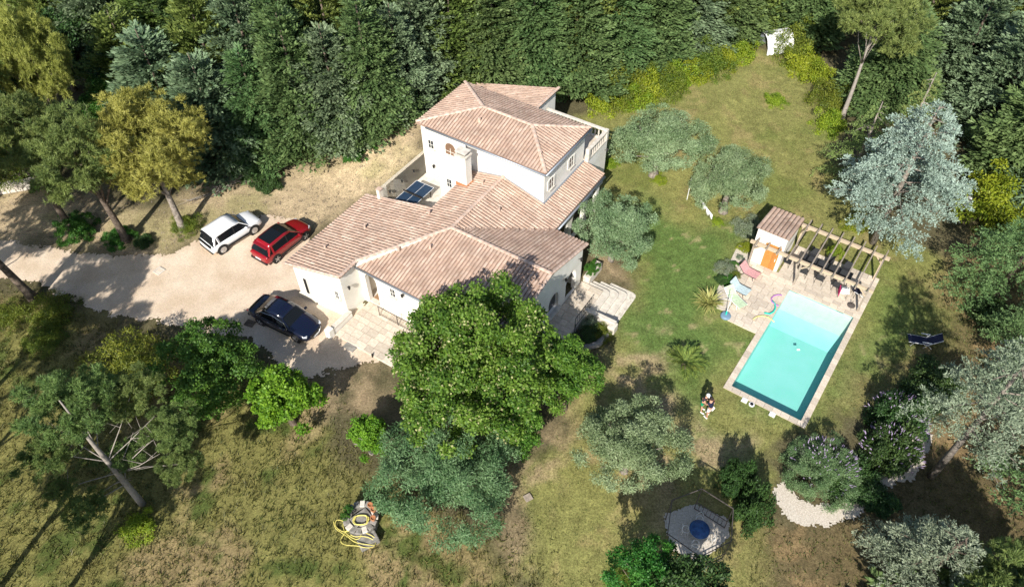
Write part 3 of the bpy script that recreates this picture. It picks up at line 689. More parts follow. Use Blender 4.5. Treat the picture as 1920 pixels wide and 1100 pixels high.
# upper storey
W([(-2.88, 12.1), (7.0, 12.1), (7.0, 17.38), (-2.88, 17.38)], -.5, 6.36)
W([(-.45, 10.7), (1.33, 10.7), (1.33, 12.08), (-.45, 12.08)], 1.5, 4.55)
W([(-5.4, 17.4), (2.3, 17.4), (2.3, 21.4), (-5.4, 21.4)], -.5, zW)
W([(2.32, 17.4), (7.35, 17.4), (7.35, 20.25), (2.32, 20.25)], -.7, 3.88)
MB().prism([(2.34, 17.42), (7.2, 17.42), (7.2, 20.1), (2.34, 20.1)], 3.885, 3.92).build('terrace_floor', MT['stone'], villa)
MB().add([(.13, 1.36, 3.3), (.13, 1.36, 3.77), (3.88, 6.2, 4.6), (.16, 1.30, 3.3), (.16, 1.30, 3.77), (3.93, 6.17, 4.6)], [(0, 1, 2), (5, 4, 3), (0, 3, 4, 1), (1, 4, 5, 2), (2, 5, 3, 0)]).build('wall', MT['stucco'], villa)
# balustrade
bal = MB().box((7.27, 18.83, 4.76), (.26, 2.84, .12)).box((4.85, 20.17, 4.765), (5.0, .24, .115)).box((7.27, 18.83, 3.96), (.22, 2.84, .14)).box((4.85, 20.17, 3.965), (5.0, .2, .14)).build('balustrade', MT['stonew'], villa, bevel=.02)
bm_ = MB().lathe([(.045, 0), (.05, .05), (.035, .1), (.075, .28), (.045, .5), (.03, .58), (.05, .64), (.05, .68)], n=8); bo = bm_.build('baluster', MT['stonew'], bal, smooth=True); bo.location = (7.27, 17.6, 4.03)
for i in range(1, 9): inst('baluster', bo.data, bal, (7.27, 17.6+i*.29, 4.03))
for i in range(16): inst('baluster', bo.data, bal, (2.6+i*.29, 20.17, 4.03))
for q in ((7.27, 20.12), (7.27, 17.5)): MB().box((*q, 4.42), (.28, .28, .92)).build('pier', MT['stonew'], bal, bevel=.02)
# windows: flat in a wall facing -V (front) or +U (side)
def window(parent, face, s, z, w_, h_, fixed, shutters=True, arch=False, dark='glass', shc='frame'):
    def P3(s_, z_, o_): return (s_, fixed-o_, z_) if face == 'F' else (fixed+o_, s_, z_)
    def dims(a_, b_, c_): return (a_, c_, b_) if face == 'F' else (c_, a_, b_)
    fr = MB().box(P3(s, z, .015), dims(w_+.14, h_+.14, .05))
    fo = fr.build('window', MT['frame'], villa)
    if arch:
        mb = MB(); n = 12; pts = [(math.cos(math.pi*k/n)*(w_/2), math.sin(math.pi*k/n)*(w_/2)) for k in range(n+1)]
        for o0, o1, sc_, m_, nm in ((0, .04, 1.12, 'frame', 'frame'), (.0, .05, .98, dark, 'pane')):
            mb = MB(); vs = [P3(s+x*sc_, z+h_/2+y*sc_, o_) for o_ in (o0, o1) for x, y in pts]; k_ = n+1
            mb.add(vs, [tuple(range(k_)), tuple(range(2*k_-1, k_-1, -1))]+[(i, i+1, k_+i+1, k_+i) for i in range(n)]); mb.build(nm, MT[m_], fo)
    MB().box(P3(s, z, .03), dims(w_, h_, .04)).build('pane', MT[dark], fo)
    MB().box(P3(s, z, .055), dims(.035, h_, .02)).box(P3(s, z, .053), dims(w_, .03, .02)).build('frame', MT[shc], fo)
    MB().box(P3(s, z-h_/2-.09, .06), dims(w_+.3, .05, .16)).build('sill', MT['stonew'], fo)
    if shutters:
        for sg in (-1, 1):
            MB().box(P3(s+sg*(w_*.75+.06), z, .035), dims(w_*.48, h_+.05, .05)).build('shutter', MT['frame'], fo)
    return fo
window(villa, 'F', -2.1, 4.9, .40, .62, 12.1)
window(villa, 'F', -.42, 4.95, .85, .55, 12.1, arch=True, shutters=False, dark='shutter')
window(villa, 'F', .38, 3.55, .34, .62, 10.7)
window(villa, 'S', 12.95, 4.95, .42, .72, 7.0)
window(villa, 'S', 15.55, 4.95, .42, .72, 7.0)
window(villa, 'F', -.55, 1.7, .22, .62, -.06)
window(villa, 'F', 2.7, 2.35, .34, .62, 1.55)
window(villa, 'F', 8.3, 1.9, .9, 1.2, 1.55)
sw = MB().box((-3.05, -.26, 1.25), (.34, .10, 1.5)).build('window', MT['frame'], villa); MB().box((-3.05, -.30, 1.25), (.22, .09, 1.35)).build('pane', MT['dark'], sw)
MB().box((5.25, 1.62, 1.9), (1.0, .05, 1.6)).build('shutter', MT['shutter'], villa)
dr = MB().box((.9, 2.95, 1.2), (.95, .08, 2.1)).build('door', MT['shutter'], villa); MB().box((1.25, 2.89, 1.15), (.04, .05, .14)).build('handle', MT['chrome'], dr)
ws = MB().box((11.03, 6.95, .42), (.3, 1.4, .07)).build('sill', MT['stonew'], villa)
MB().box((10.7, 6.95, 1.2), (.03, 1.2, 1.5)).build('pane', MT['glass'], villa)
# plinth band of the annexe, gutters, downpipes, chimney, vents, wall lamps
MB().box((-1.95, -.27, .06), (3.8, .16, .5), math.atan2(.28, 3.85)).build('plinth', MT['cream'], villa)
def gutter(p, q): return MB().tube([p, q], .075, 8).build('gutter', MT['zinc'], villa, smooth=True)
gutter((-2.2, 11.80, 6.40), (7.24, 11.80, 6.40)); gutter((7.30, 11.80, 6.40), (7.30, 17.6, 6.40)); gutter((.1, 1.27, 3.34), (11.0, 1.27, 3.34)); gutter((-4.36, -.5, 2.70), (-4.34, 7.3, 2.70))
gutter((8.77, 10.8, 3.16), (8.77, 17.4, 3.16))
MB().tube([(.95, 11.80, 6.36), (.95, 12.04, 6.15), (.95, 12.04, 4.2)], .05, 8).build('downpipe', MT['zinc'], villa, smooth=True)
MB().box((5.5, 12.02, 0), (.01, .01, .01)).build('flashing', MT['zinc'], villa) if False else None
for p_, q_, nm in (((3.9, 12.06, 4.68), (7.06, 12.06, 3.83), 0), ((7.06, 12.06, 3.83), (7.06, 17.38, 3.83), 0), ((1.9, 12.06, 4.24), (3.9, 12.06, 4.68), 0)):
    MB().bar(p_, q_, .10, .09).build('flashing', MT['zinc'], villa)
ch = MB().box((1.75, 10.62, 5.25), (.78, .62, 2.5)).build('chimney', MT['stucco'], villa)
MB().box((1.75, 10.62, 6.56), (.92, .76, .10)).build('cap', MT['stonew'], ch)
MB().box((1.75, 10.62, 6.72), (.62, .46, .20)).build('flue', MT['grey'], ch); MB().box((1.75, 10.62, 6.86), (.84, .62, .07)).build('cap', MT['stonew'], ch)
MB().box((1.75, 10.62, 4.26), (.92, .76, .22)).build('flashing', MT['terra'], ch)
for (U, V_, zf_, r_) in ((1.9, 3.4, zF, .09), (3.6, 4.4, zF, .07), (1.6, 6.9, zL, .08), (-1.6, 4.2, zL, .07), (-2.7, 1.6, zL, .05), (5.3, 9.4, zM, .08), (6.2, 12.9, zUF, .06), (1.0, 13.6, zUF, .09), (3.0, 10.9, zL, .07)):
    MB().lathe([(r_*1.1, -.05), (r_, .26), (r_*1.25, .28), (r_*1.2, .34)], (U, V_, zf_(U, V_)), n=10).build('roof_vent', MT['ridge'], villa, smooth=False)
def wall_lamp(face, s, z, fixed):
    def P3(s_, z_, o_): return (s_, fixed-o_, z_) if face == 'F' else (fixed+o_, s_, z_)
    mb = MB(); mb.tube([P3(s, z, 0), P3(s, z+.05, .15), P3(s, z+.12, .2)], .018, 6)
    o = mb.build('wall_lamp', MT['iron'], villa)
    c_ = P3(s, z-.08, .2); MB().lathe([(.06, 0), (.09, .2), (.1, .22), (.02, .32)], c_, n=6).build('lantern', MT['iron'], o)
wall_lamp('S', .35, 2.35, .02); wall_lamp('F', 3.62, 2.72, 1.55); wall_lamp('S', 8.05, 2.45, 10.95); wall_lamp('S', 5.45, 2.0, 10.95); wall_lamp('F', -1.95, 3.1, 12.1)
wall_lamp('S', 20.0, 3.2, 7.35); wall_lamp('S', 9.95, 2.6, 10.95)
# courtyard: floor and retaining wall
cw = empty('courtyard_wall', HW(-2.85, 9.6, 0), YH, 'cream courtyard wall with pink coping and wall lanterns behind the left wing', 'wall')
MB().box((-.12, 0, 1.93), (.24, 4.9, 3.8)).build('wall', MT['cream'], cw)
for i in range(13):
    o = MB().box((-.14, -2.25+i*.375, 3.86), (.36, .365, .07)).build('coping_tile', MT['ridge'], cw) if i == 0 else inst('coping_tile', cw.children[1].data, cw, (0, i*.375, 0))
for i in range(3):
    mb = MB(); mb.tube([(0, -1.6+i*1.3, 3.35), (.14, -1.6+i*1.3, 3.4)], .015, 6).lathe([(.055, 0), (.08, .16), (.02, .25)], (.17, -1.6+i*1.3, 3.2), 6); mb.build('lantern', MT['iron'], cw)
cf = MB().prism([(-2.84, 7.2), (1.3, 7.6), (1.3, 12.09), (-2.84, 12.09)], 1.6, 2.1).build('courtyard_floor', MT['stonew'], None); cf.location = (HO[0], HO[1], 0); cf.rotation_euler.z = YH; tag(cf, kind='structure')
q = HW(-1.5, 8.95, 2.1); tt = empty('table_tennis_table', q, YH, 'blue table tennis table in the sunken courtyard behind the roof', 'table')
tp_ = MB().box((0, .7, .75), (1.52, 1.36, .03)).build('table_top', MT['tt'], tt); MB().box((0, -.7, .75), (1.52, 1.36, .03)).build('table_top', MT['tt'], tt)
MB().box((0, 0, .768), (.02, 2.74, .004)).box((0, 1.37, .768), (1.52, .03, .004)).box((.75, 0, .7705), (.03, 2.74, .004)).box((-.75, 0, .7705), (.03, 2.74, .004)).build('line', MT['white'], tt)
MB().box((0, 0, .84), (1.7, .015, .15)).build('net', MT['dark'], tt)
for x in (-.6, .6):
    for y in (-1.1, 1.1): MB().box((x, y, .37), (.05, .05, .73)).build('leg', MT['iron'], tt)
# ---- paving as single slabs
slab = MB().box((0, 0, -.5), (1, 1, 1)).build('paving_slab', MT['stone']); SL = slab.data; bpy.data.objects.remove(slab)
def pave(parent, a0, a1, b0, b1, z, th=.06, west=None, rowh=(.40, .62), lens=(.40, .85), seed=1, keep=None, name='paving_slab'):
    r_ = random.Random(seed); b_ = b0
    while b_ < b1-.05:
        h_ = min(r_.uniform(*rowh), b1-b_)
        if b1-b_-h_ < .2: h_ = b1-b_
        a_ = (west(b_+h_/2) if west else a0)
        while a_ < a1-.02:
            l_ = min(r_.uniform(*lens), a1-a_)
            if a1-a_-l_ < .2: l_ = a1-a_
            if keep is None or keep(a_+l_/2, b_+h_/2): inst(name, SL, parent, (a_+l_/2, b_+h_/2, z+r_.uniform(-.003, .003)), (0, 0, 0), (l_-.018, h_-.018, th))
            a_ += l_
        b_ += h_
def platform(name, frame, poly, z0, z1, m='stonew', kind='structure'):
    o = MB().prism(poly, z0, z1).build(name, MT[m]); o.location = (HO[0], HO[1], 0) if frame == 'H' else (PO[0], PO[1], -.6); o.rotation_euler.z = YH if frame == 'H' else YP
    return tag(o, kind=kind)
# entrance terrace
et = platform('entrance_terrace', 'H', [(.38, -1.72), (6.6, -1.72), (6.6, 1.53), (.38, 1.53)], -.2, .10)
pave(et, .40, 6.58, -1.70, 1.52, .155, seed=4)
et2 = platform('porch_step', 'H', [(.01, 1.56), (1.49, 1.56), (1.49, 2.98), (.01, 2.98)], -.1, .2)
dm = MB().box((.78, 2.1, .215), (.62, .42, .03)).build('doormat', mat('coir', (.36, .22, .12), .95, noise=40)); dm.location = (HO[0], HO[1], 0); dm.rotation_euler.z = YH; tag(dm, 'brown coir doormat in the arched front porch', 'doormat')
lw = empty('low_wall', HW(.2, -.95), YH, 'low stepped cream wall beside the front entrance terrace', 'wall')
MB().box((.0, 0.05, .2), (.28, 1.75, .7)).build('wall', MT['stucco'], lw); MB().box((-.02, -.98, .28), (.42, .42, .95)).build('pier', MT['stucco'], lw, bevel=.04); MB().box((0, .08, .57), (.34, 1.72, .05)).build('coping', MT['stonew'], lw)
rl = empty('metal_railing', HW(1.75, .95, .16), YH, 'thin wrought iron railing on the front entrance terrace', 'railing')
MB().bar((0, 0, .88), (4.6, 0, .88), .035, .02).bar((0, 0, .10), (4.6, 0, .10), .03, .02).build('rail', MT['rust'], rl)
for i in range(39): 
    if i == 0: bb_ = MB().box((0, 0, .49), (.012, .012, .76)).build('baluster', MT['rust'], rl)
    else: inst('baluster', bb_.data, rl, (i*.12, 0, 0))
for i in range(4): MB().box((i*1.5, 0, .45), (.035, .035, .92)).build('post', MT['rust'], rl)
# south east terrace with stepped corner
st = empty('garden_terrace', HW(11, 6, 0), YH, 'pale stone garden terrace with corner steps down to the lawn', 'terrace')
MB().prism([(-.03, -3.5), (1.6, -3.5), (1.6, 4.6), (-.03, 4.6)], -.7, -.06).build('base', MT['stonew'], st)
pave(st, -.02, 1.6, -3.5, 4.6, .0, th=.06, seed=9)
for i in range(4):
    e_ = 1.6+i*.47; n_ = 4.6+(i)*.42; z_ = -.15*(i+1)+.02; r_ = .3
    u1, v1 = 1.6+(i+1)*.47, 4.6+(i+1)*.36
    pl = [(.5, n_-.05-(.36*0)), (.5, v1), (u1-.35, v1), (u1-.1, v1-.1), (u1, v1-.35), (u1, 2.7), (e_-.05, 2.7), (e_-.05, n_-.05)] if i == 0 else [(.5, 4.5), (.5, v1), (u1-.35, v1), (u1-.1, v1-.1), (u1, v1-.35), (u1, 2.7), (1.5, 2.7), (1.5, 4.5)]
    MB().prism(pl, -.8, z_ - .002*i).build('step', MT['stonew'], st, bevel=.02)
MB().box((2.5, 2.55, -.2), (2.2, .34, .7)).box((3.5, 2.35, -.25), (.5, .6, .62)).build('side_wall', MT['stonew'], st, bevel=.06)
MB().box((.25, 5.6, -.1), (.5, 1.8, 1.0)).build('planter', MT['stonew'], st, bevel=.05)
inst('hedge', CR['bright'], st, (.25, 5.5, .55), (0, 0, 0), (.17, .26, .14))
pw_ = empty('planted_wall', HW(13.2, 7.4, -.6), YH, 'curved grey stone retaining wall holding shrubs beside the garden terrace', 'wall')
MB().tube([(1.2, .4, .2), (1.1, -.6, .2), (.5, -1.3, .2), (-.4, -1.6, .2)], .22, 6).build('wall', MT['grey'], pw_)
rg = empty('curved_railing', HW(12.6, 7.0, 0), YH, 'dark iron railing with a curved end above the planted wall', 'railing')
mb = MB(); pts = [(0, 1.9-i*.25, .9) for i in range(9)]+[(.12, -.4, .9), (.5, -.9, .85), (1.0, -1.05, .8)]
mb.tube(pts, .022, 6).tube([(x, y, .12) for x, y, z in pts], .018, 6).build('rail', MT['iron'], rg)
for x, y, z in pts: MB().box((x, y, .48), (.016, .016, .9)).build('baluster', MT['iron'], rg)
for i, (u_, v_, k_, s_) in enumerate(((13.1, 7.9, 'grey', .6), (13.6, 7.2, 'dark', .42), (14.1, 7.7, 'bush', .36), (13.3, 6.6, 'dark', .4))):
    q = HW(u_, v_, -.45); o = inst('shrub', CR[k_], None, q, (0, 0, i*1.3), (s_,)*3)
    tag(o, ['grey leaved shrub in the bed beside the curved railing', 'dark green shrub in the middle of the railing bed', 'olive green shrub at the lawn end of the railing bed', 'low dark shrub at the shaded end of the railing bed'][i], 'shrub', 'shrubs in the terrace bed')

# ================================================================ POOL, DECK, POOL HOUSE, PERGOLA
PR = lambda a_, b_, z=0: PW(a_, b_, -.6+z)
MT['liner'] = mat('pale_liner', (.42, .66, .62), .7, noise=.8, c2=(.36, .64, .58))
MT['beach'] = mat('sand_liner', (.52, .63, .53), .8, noise=3, c2=(.47, .59, .50))
pool = empty('swimming_pool', PR(0, 0), YP, 'rectangular turquoise swimming pool with pale stone coping and a sandy shallow end', 'swimming pool')
D_ = .95; X1, Y1 = 4.26, 9.42
mb = MB(); mb.add([(0, 0, -D_), (X1, 0, -D_), (X1, 6.6, -D_), (0, 6.6, -D_)], [(0, 1, 2, 3)]).build('floor', MT['liner'], pool)
mb = MB(); mb.box((-.05, Y1/2, -.5), (.1, Y1+.2, 1.0)).box((X1+.05, Y1/2, -.5), (.1, Y1+.2, 1.0)).box((X1/2, -.05, -.5), (X1, .1, 1.0)).box((X1/2, Y1+.05, -.5), (X1, .1, 1.0)).build('basin_wall', MT['liner'], pool)
for i, (y0, y1, z) in enumerate(((6.6, 7.3, -.72), (7.3, 7.9, -.52), (7.9, 8.5, -.36), (8.5, 9.42, -.17))):
    mb = MB(); zz0 = [-.95, -.70, -.50, -.32][i]; zz1 = [-.70, -.50, -.32, -.12][i]
    mb.add([(.001, y0, zz0), (X1-.001, y0, zz0), (X1-.001, y1, zz1), (.001, y1, zz1)], [(0, 1, 2, 3)]).build('shallow_step', MT['liner' if i < 2 else 'beach'], pool)
wm = bpy.data.materials.new('pool_water'); wm.use_nodes = True; t = wm.node_tree; N = t.nodes; L = t.links; N.remove(N['Principled BSDF'])
tr = N.new('ShaderNodeBsdfTransparent'); gl = N.new('ShaderNodeBsdfGlossy'); gl.inputs['Roughness'].default_value = .03
gbf = N.new('ShaderNodeNewGeometry'); fr = N.new('ShaderNodeFresnel'); irr = N.new('ShaderNodeMapRange'); irr.inputs[3].default_value = 1.33; irr.inputs[4].default_value = 1/1.33; L.new(gbf.outputs['Backfacing'], irr.inputs[0]); L.new(irr.outputs[0], fr.inputs[0]); mx = N.new('ShaderNodeMixShader'); L.new(fr.outputs[0], mx.inputs[0]); L.new(tr.outputs[0], mx.inputs[1]); L.new(gl.outputs[0], mx.inputs[2])
tr.inputs[0].default_value = (.97, .99, .99, 1); L.new(mx.outputs[0], N['Material Output'].inputs[0])
va = N.new('ShaderNodeVolumeAbsorption'); va.inputs[0].default_value = (.10, .86, .80, 1); va.inputs[1].default_value = .25; L.new(va.outputs[0], N['Material Output'].inputs['Volume'])
tc = N.new('ShaderNodeTexCoord'); n = N.new('ShaderNodeTexNoise'); n.inputs['Scale'].default_value = 5; n.inputs['Detail'].default_value = 3; L.new(tc.outputs['Object'], n.inputs['Vector'])
bp = N.new('ShaderNodeBump'); bp.inputs['Strength'].default_value = .5; bp.inputs['Distance'].default_value = .04; L.new(n.outputs[0], bp.inputs['Height']); L.new(bp.outputs[0], gl.inputs['Normal']); L.new(bp.outputs[0], fr.inputs['Normal'])
wa = MB().box((X1/2, Y1/2, -.52), (X1-.004, Y1-.004, .92)).build('water', wm, pool)
cj = random.Random(8)
def coping(x0, y0, x1, y1, horiz):
    L_ = (x1-x0) if horiz else (y1-y0); n_ = max(1, round(L_/.5)); s_ = L_/n_
    for i in range(n_):
        if horiz: inst('coping_stone', SL, pool, (x0+(i+.5)*s_, (y0+y1)/2, .05), (0, 0, 0), (s_-.012, y1-y0, .11))
        else: inst('coping_stone', SL, pool, ((x0+x1)/2, y0+(i+.5)*s_, .05), (0, 0, 0), (x1-x0, s_-.012, .11))
coping(-.37, -.37, X1+.36, 0, True); coping(-.37, 0, 0, Y1, False); coping(X1, 0, X1+.36, Y1, False); coping(-.37, Y1, X1+.36, Y1+.34, True)
for nm, a_, b_, lab in (('skimmer_lid', 1.05, -.52, 0), ('skimmer_lid', 2.75, -.52, 0)): MB().box((a_, b_, .03), (.34, .3, .07)).build(nm, MT['white'], pool)
rb = MB().lathe([(.17, 0), (.17, .05), (.14, .06)], (1.5, -.55, 0), 16).build('drain_cover', MT['white'], pool); MB().lathe([(.10, 0), (.10, .02)], (1.5, -.55, .065), 12).build('inlet', MT['black'], rb)
# deck
westf = lambda b_: -2.62 if b_ < 6.8 else (-3.3 if b_ < 8.6 else -3.35)
dk = platform('pool_deck', 'P', [(-2.62, 4.58), (-.38, 4.58), (-.38, 9.78), (4.62, 9.78), (4.62, 13.7), (-1.2, 13.7), (-1.2, 10.43), (-3.42, 10.43), (-3.35, 6.8), (-2.62, 6.8)], -.4, .02)
pave(dk, -2.62, -.39, 4.58, 9.77, .075, west=westf, seed=21)
pave(dk, -3.38, 4.62, 9.78, 10.42, .075, seed=22, rowh=(.3, .34)); pave(dk, -1.2, 4.62, 10.42, 13.7, .075, seed=23)
bd = platform('planting_bed', 'P', [(-3.4, 6.75), (-2.66, 6.75), (-2.66, 5.2), (-3.3, 5.15), (-3.95, 6.6), (-4.55, 11.5), (-3.45, 11.2), (-3.42, 10.4)], -.3, .05, 'rock')
for i, (x, y, k_, s_, lab) in enumerate(((1404, 430, 'grey', .95, 'tall silvery feathery shrub beside the pool house wall'), (1398, 468, 'acid', .38, 'rusty green mound against the pool house pergola post'), (1357, 505, 'grey', .62, 'spiky silver plant on the lawn edge of the pebble bed'), (1386, 484, 'grey', .22, 'tiny grey tuft near the top of the pebble bed'), (1374, 497, 'bright', .12, 'tiny green tuft in the middle of the pebble bed'), (1376, 516, 'bush', .22, 'brownish round cushion plant behind the pink lounger'), (1352, 528, 'dark', .26, 'dark green cushion plant next to the variegated clump'), (1368, 531, 'bright', .20, 'bright green cushion plant behind the blue lounger'), (1391, 496, 'grey', .2, 'small pale tuft closest to the pink lounger'))):
    q = G(x, y); o = inst('shrub', CR[k_], None, (q[0], q[1], q[2]+.05), (0, 0, i), (s_,)*3); tag(o, lab, 'shrub', 'plants in the pebble bed by the pool')
# pool house
ph = empty('pool_house', PR(-2.35, 10.45), YP, 'small white pool house with canal tiles and an orange wooden door', 'shed')
zP = lambda a_, b_: 3.2-.21*(b_)
MB().prism([(-1.0, 0), (1.0, 0), (1.0, 2.9), (-1.0, 2.9)], -.3, [3.05, 3.05, 2.44, 2.44]).build('wall', MT['stucco'], ph)
PT = []; pr_ = roof_plane([(-1.12, -.12), (1.12, -.12), (1.12, 3.05), (-1.12, 3.05)], lambda a_, b_: 3.2-.21*b_, (0, -.21), ph, pitch=.28, step=.38, pool=PT)
emit_tiles(PT, np.array([6.4, -38.6, 36.]), 300, ph, base=(.13, .11, .47))
do = MB().box((.33, -.02, .93), (.92, .05, 1.86)).build('door', MT['orange'], ph)
for i in range(7): MB().box((.33-.39+i*.13, -.055, .93), (.122, .03, 1.80)).build('plank', MT['orange'], do)
MB().box((.68, -.085, 1.0), (.04, .04, .22)).build('handle', MT['white'], do)
MB().box((.33, -.05, 2.08), (1.05, .10, .14)).build('lintel', MT['orange'], ph)
# pergola
pg = empty('pergola', PR(.6, 10.0), YP, 'weathered timber pergola with open rafters over the black dining table', 'pergola')
def L2(a_, b_): return (a_-.6, b_-10.0)
for a_, b_ in ((-3.2, 10.0), (.04, 10.0), (4.27, 10.05), (-1.1, 13.45), (1.35, 13.45), (4.27, 13.45)):
    x, y = L2(a_, b_); MB().box((x, y, 1.05), (.12, .12, 2.1)).build('post', MT['timber' if b_ < 11 else 'timberl'], pg)
x0, y0 = L2(-3.5, 10.0); x1, _ = L2(4.6, 10); MB().box(((x0+x1)/2, y0, 2.13), (x1-x0, .17, .20)).build('beam', MT['timberl'], pg)
x0, y0 = L2(-1.25, 13.45); MB().box(((x0+x1)/2, y0, 2.13), (x1-x0, .19, .20)).build('beam', MT['timberl'], pg)
for a_, b_, s_ in ((-3.2, 10, 1), (.04, 10, 1), (4.27, 10, -1), (-1.1, 13.45, 1), (4.27, 13.45, -1)):
    x, y = L2(a_, b_); MB().bar((x, y, 1.55), (x+s_*.5, y, 2.06), .08, .08).build('brace', MT['timberl'], pg)
for i in range(11):
    a_ = -3.05+i*.735; x, y = L2(a_, 10)
    if i < 3: MB().box((x, y-.02, 2.28), (.075, .80, .17)).build('rafter', MT['timber'], pg)
    else: MB().box((x, y+1.75, 2.29), (.075, 4.5, .17)).build('rafter', MT['timber'], pg)
# dining set
MT['tabletop'] = mat('black_table_top', (.045, .047, .052), .35, noise=20)
q = PR(1.35, 11.9, .08); dt = empty('dining_table', q, YP, 'long black dining table in panels under the pergola', 'table')
for i in range(3): MB().box((-1.15+i*1.15, 0, .74), (1.11, .95, .035)).build('table_top', MT['tabletop'], dt, bevel=.01)
for x in (-1.6, 1.6):
    for y in (-.4, .4): MB().box((x, y, .36), (.05, .05, .72)).build('leg', MT['iron'], dt)
chp = empty('garden_chair', (0, 0, 0), 0)
def garden_chair(root, m='slate'):
    MB().box((0, 0, .43), (.46, .46, .03)).build('seat', MT[m], root); MB().box((0, .24, .72), (.46, .03, .52), 0, Matrix.Rotation(-.18, 3, 'X')).build('backrest', MT[m], root)
    for s_ in (-1, 1):
        for y in (-.2, .22): MB().tube([(s_*.24, y, 0), (s_*.24, y, .44)], .014, 6).build('leg', MT['iron'], root)
        MB().tube([(s_*.25, -.22, .42), (s_*.26, -.22, .64), (s_*.26, .24, .66)], .014, 6).build('armrest', MT['iron'], root)
garden_chair(chp)
spots = [(.0, -.85, math.pi, 'black garden chair on the pool side of the table, leftmost'), (1.15, -.85, math.pi, 'black garden chair on the pool side of the table, in the middle'), (-1.15, .85, 0, 'black garden chair on the lawn side of the table, nearest the pool house'), (0, .85, 0, 'black garden chair on the lawn side of the table, in the middle'), (1.15, .85, 0, 'black garden chair on the lawn side of the table, far right'), (-2.35, -.55, math.pi/2, 'black garden chair alone at the pool house end of the table'), (-1.1, -.85, math.pi, 'black garden chair on the pool side by the front pergola post')]
for i, (x, y, r_, lab) in enumerate(spots):
    o = chp if i == 0 else copy_tree(chp); c_, s_ = math.cos(YP), math.sin(YP); o.location = (q[0]+x*c_-y*s_, q[1]+x*s_+y*c_, q[2]); o.rotation_euler.z = YP+r_; tag(o, lab, 'chair', 'garden chairs round the dining table')
q = PR(3.0, 10.75, .08); tc_ = empty('towel_chair', q, YP+math.pi+.3, 'white garden chair with magenta and white towels over it', 'chair', 'chairs at the pool end of the pergola'); garden_chair(tc_, 'whitecl')
MB().box((.3, .2, .62), (.04, .6, .5)).build('towel', MT['mag'], tc_, bevel=.02); MB().box((-.1, -.1, .47), (.55, .62, .04)).build('towel', MT['whitecl'], tc_, bevel=.02)
q = PR(3.75, 11.3, .08); tc_ = empty('deck_chair', q, YP+2.2, 'white framed reclining chair with dark seat at the right end of the pergola', 'chair', 'chairs at the pool end of the pergola'); garden_chair(tc_, 'navy')
MB().tube([(-.3, -.5, .05), (-.3, .4, .7)], .02, 6).tube([(.3, -.5, .05), (.3, .4, .7)], .02, 6).build('frame', MT['white'], tc_)
# flowering climber on the rear post
q = PR(1.35, 13.3, 0); cb = empty('climber', q, 0, 'yellow green climbing plant on the rear pergola post', 'plant'); inst('crown', CR['acid'], cb, (0, -.1, 1.2), (0, 0, 1), (.33, .33, .5)); MB().tube([(.1, 0, 0), (0, -.1, 1.1)], .03, 5).build('stem', MT['bark'], cb)
# parasol foot, umbrella stand
q = G(1595, 574); o = empty('umbrella_stand', (q[0], q[1], q[2]+.08), 0, 'grey round parasol foot with a short tube on the deck beside the shallow end', 'parasol base'); MB().lathe([(.25, 0), (.25, .05), (.06, .09)], n=20).build('base', MT['rust'], o); MB().tube([(0, 0, .08), (0, 0, .42)], .03, 8).build('tube', MT['rust'], o)
q = G(1360, 594); o = empty('parasol', (q[0], q[1], q[2]+.06), 0, 'closed turquoise and white parasol on a round blue grey foot at the deck corner', 'parasol')
MB().lathe([(.33, 0), (.33, .10), (.28, .16), (.05, .18)], n=24).build('foot', MT['bluegrey'], o); MB().tube([(0, 0, .15), (.02, .05, 2.0)], .025, 8).build('pole', MT['white'], o)
MB().tube([(.0, .02, .18), (0.0, .03, .5)], .05, 8).build('handle', MT['teal'], o)
for k in range(3):
    a_ = k*2.1+.4; MB().tube([(0, .04, 1.5), (math.cos(a_)*.45, .04+math.sin(a_)*.45, 1.42)], .012, 5).build('rib', MT['white'], o)
# loungers
def lounger(name, loc, rz, m, label, group='sun loungers on the pool deck', frame='white', arms=False, flat=False, sc=(1, 1, 1)):
    o = empty(name, loc, rz, label, 'sun lounger', group); o.scale = sc
    segs = [(-.95, .34), (-.5, .30), (.15, .28), (.35, .30), (.92, .72 if not flat else .5)]
    if arms: segs = [(-.95, .36), (-.3, .36), (.2, .34), (.85, .95)]
    mb = MB()
    for (xa, za), (xb, zb) in zip(segs[:-1], segs[1:]): mb.bar((xa, 0, za), (xb, 0, zb), .58, .03)
    mb.build('sling', MT[m], o)
    for s_ in (-1, 1):
        MB().tube([(x, s_*.31, z-.01) for x, z in segs], .02, 6).build('side_rail', MT[frame], o)
        MB().tube([(-.75, s_*.31, 0), (-.62, s_*.31, .32)], .018, 6).build('leg', MT[frame], o); MB().tube([(.5, s_*.31, 0), (.2, s_*.31, .32)], .018, 6).build('leg', MT[frame], o)
        if arms: MB().box((.05, s_*.36, .58), (.55, .06, .03)).build('armrest', MT[frame], o); MB().tube([(.0, s_*.34, .02), (.3, s_*.35, .58)], .018, 6).build('leg', MT[frame], o)
    return o
for x, y, r_, m_, lab in ((1403, 516, YP+3.0, 'pink', 'faded pink sun lounger by the pool house door'), (1385, 547, YP+3.0, 'sky', 'pale blue sun lounger, the middle one of the three'), (1376, 566, YP+2.65, 'lime', 'pale green sun lounger next to the variegated clump')):
    q = G(x, y); lounger('sun_lounger', (q[0], q[1], q[2]+.08), r_, m_, lab, frame='slate' if m_ != 'lime' else 'white', sc=(.70, 1.2, 1) if m_ != 'lime' else (.9, 1.1, 1))
q = G(1729, 645); lounger('reclining_chair', q, -.25, 'navy', 'white framed reclining chair with navy sling alone on the right lawn', None, arms=True)
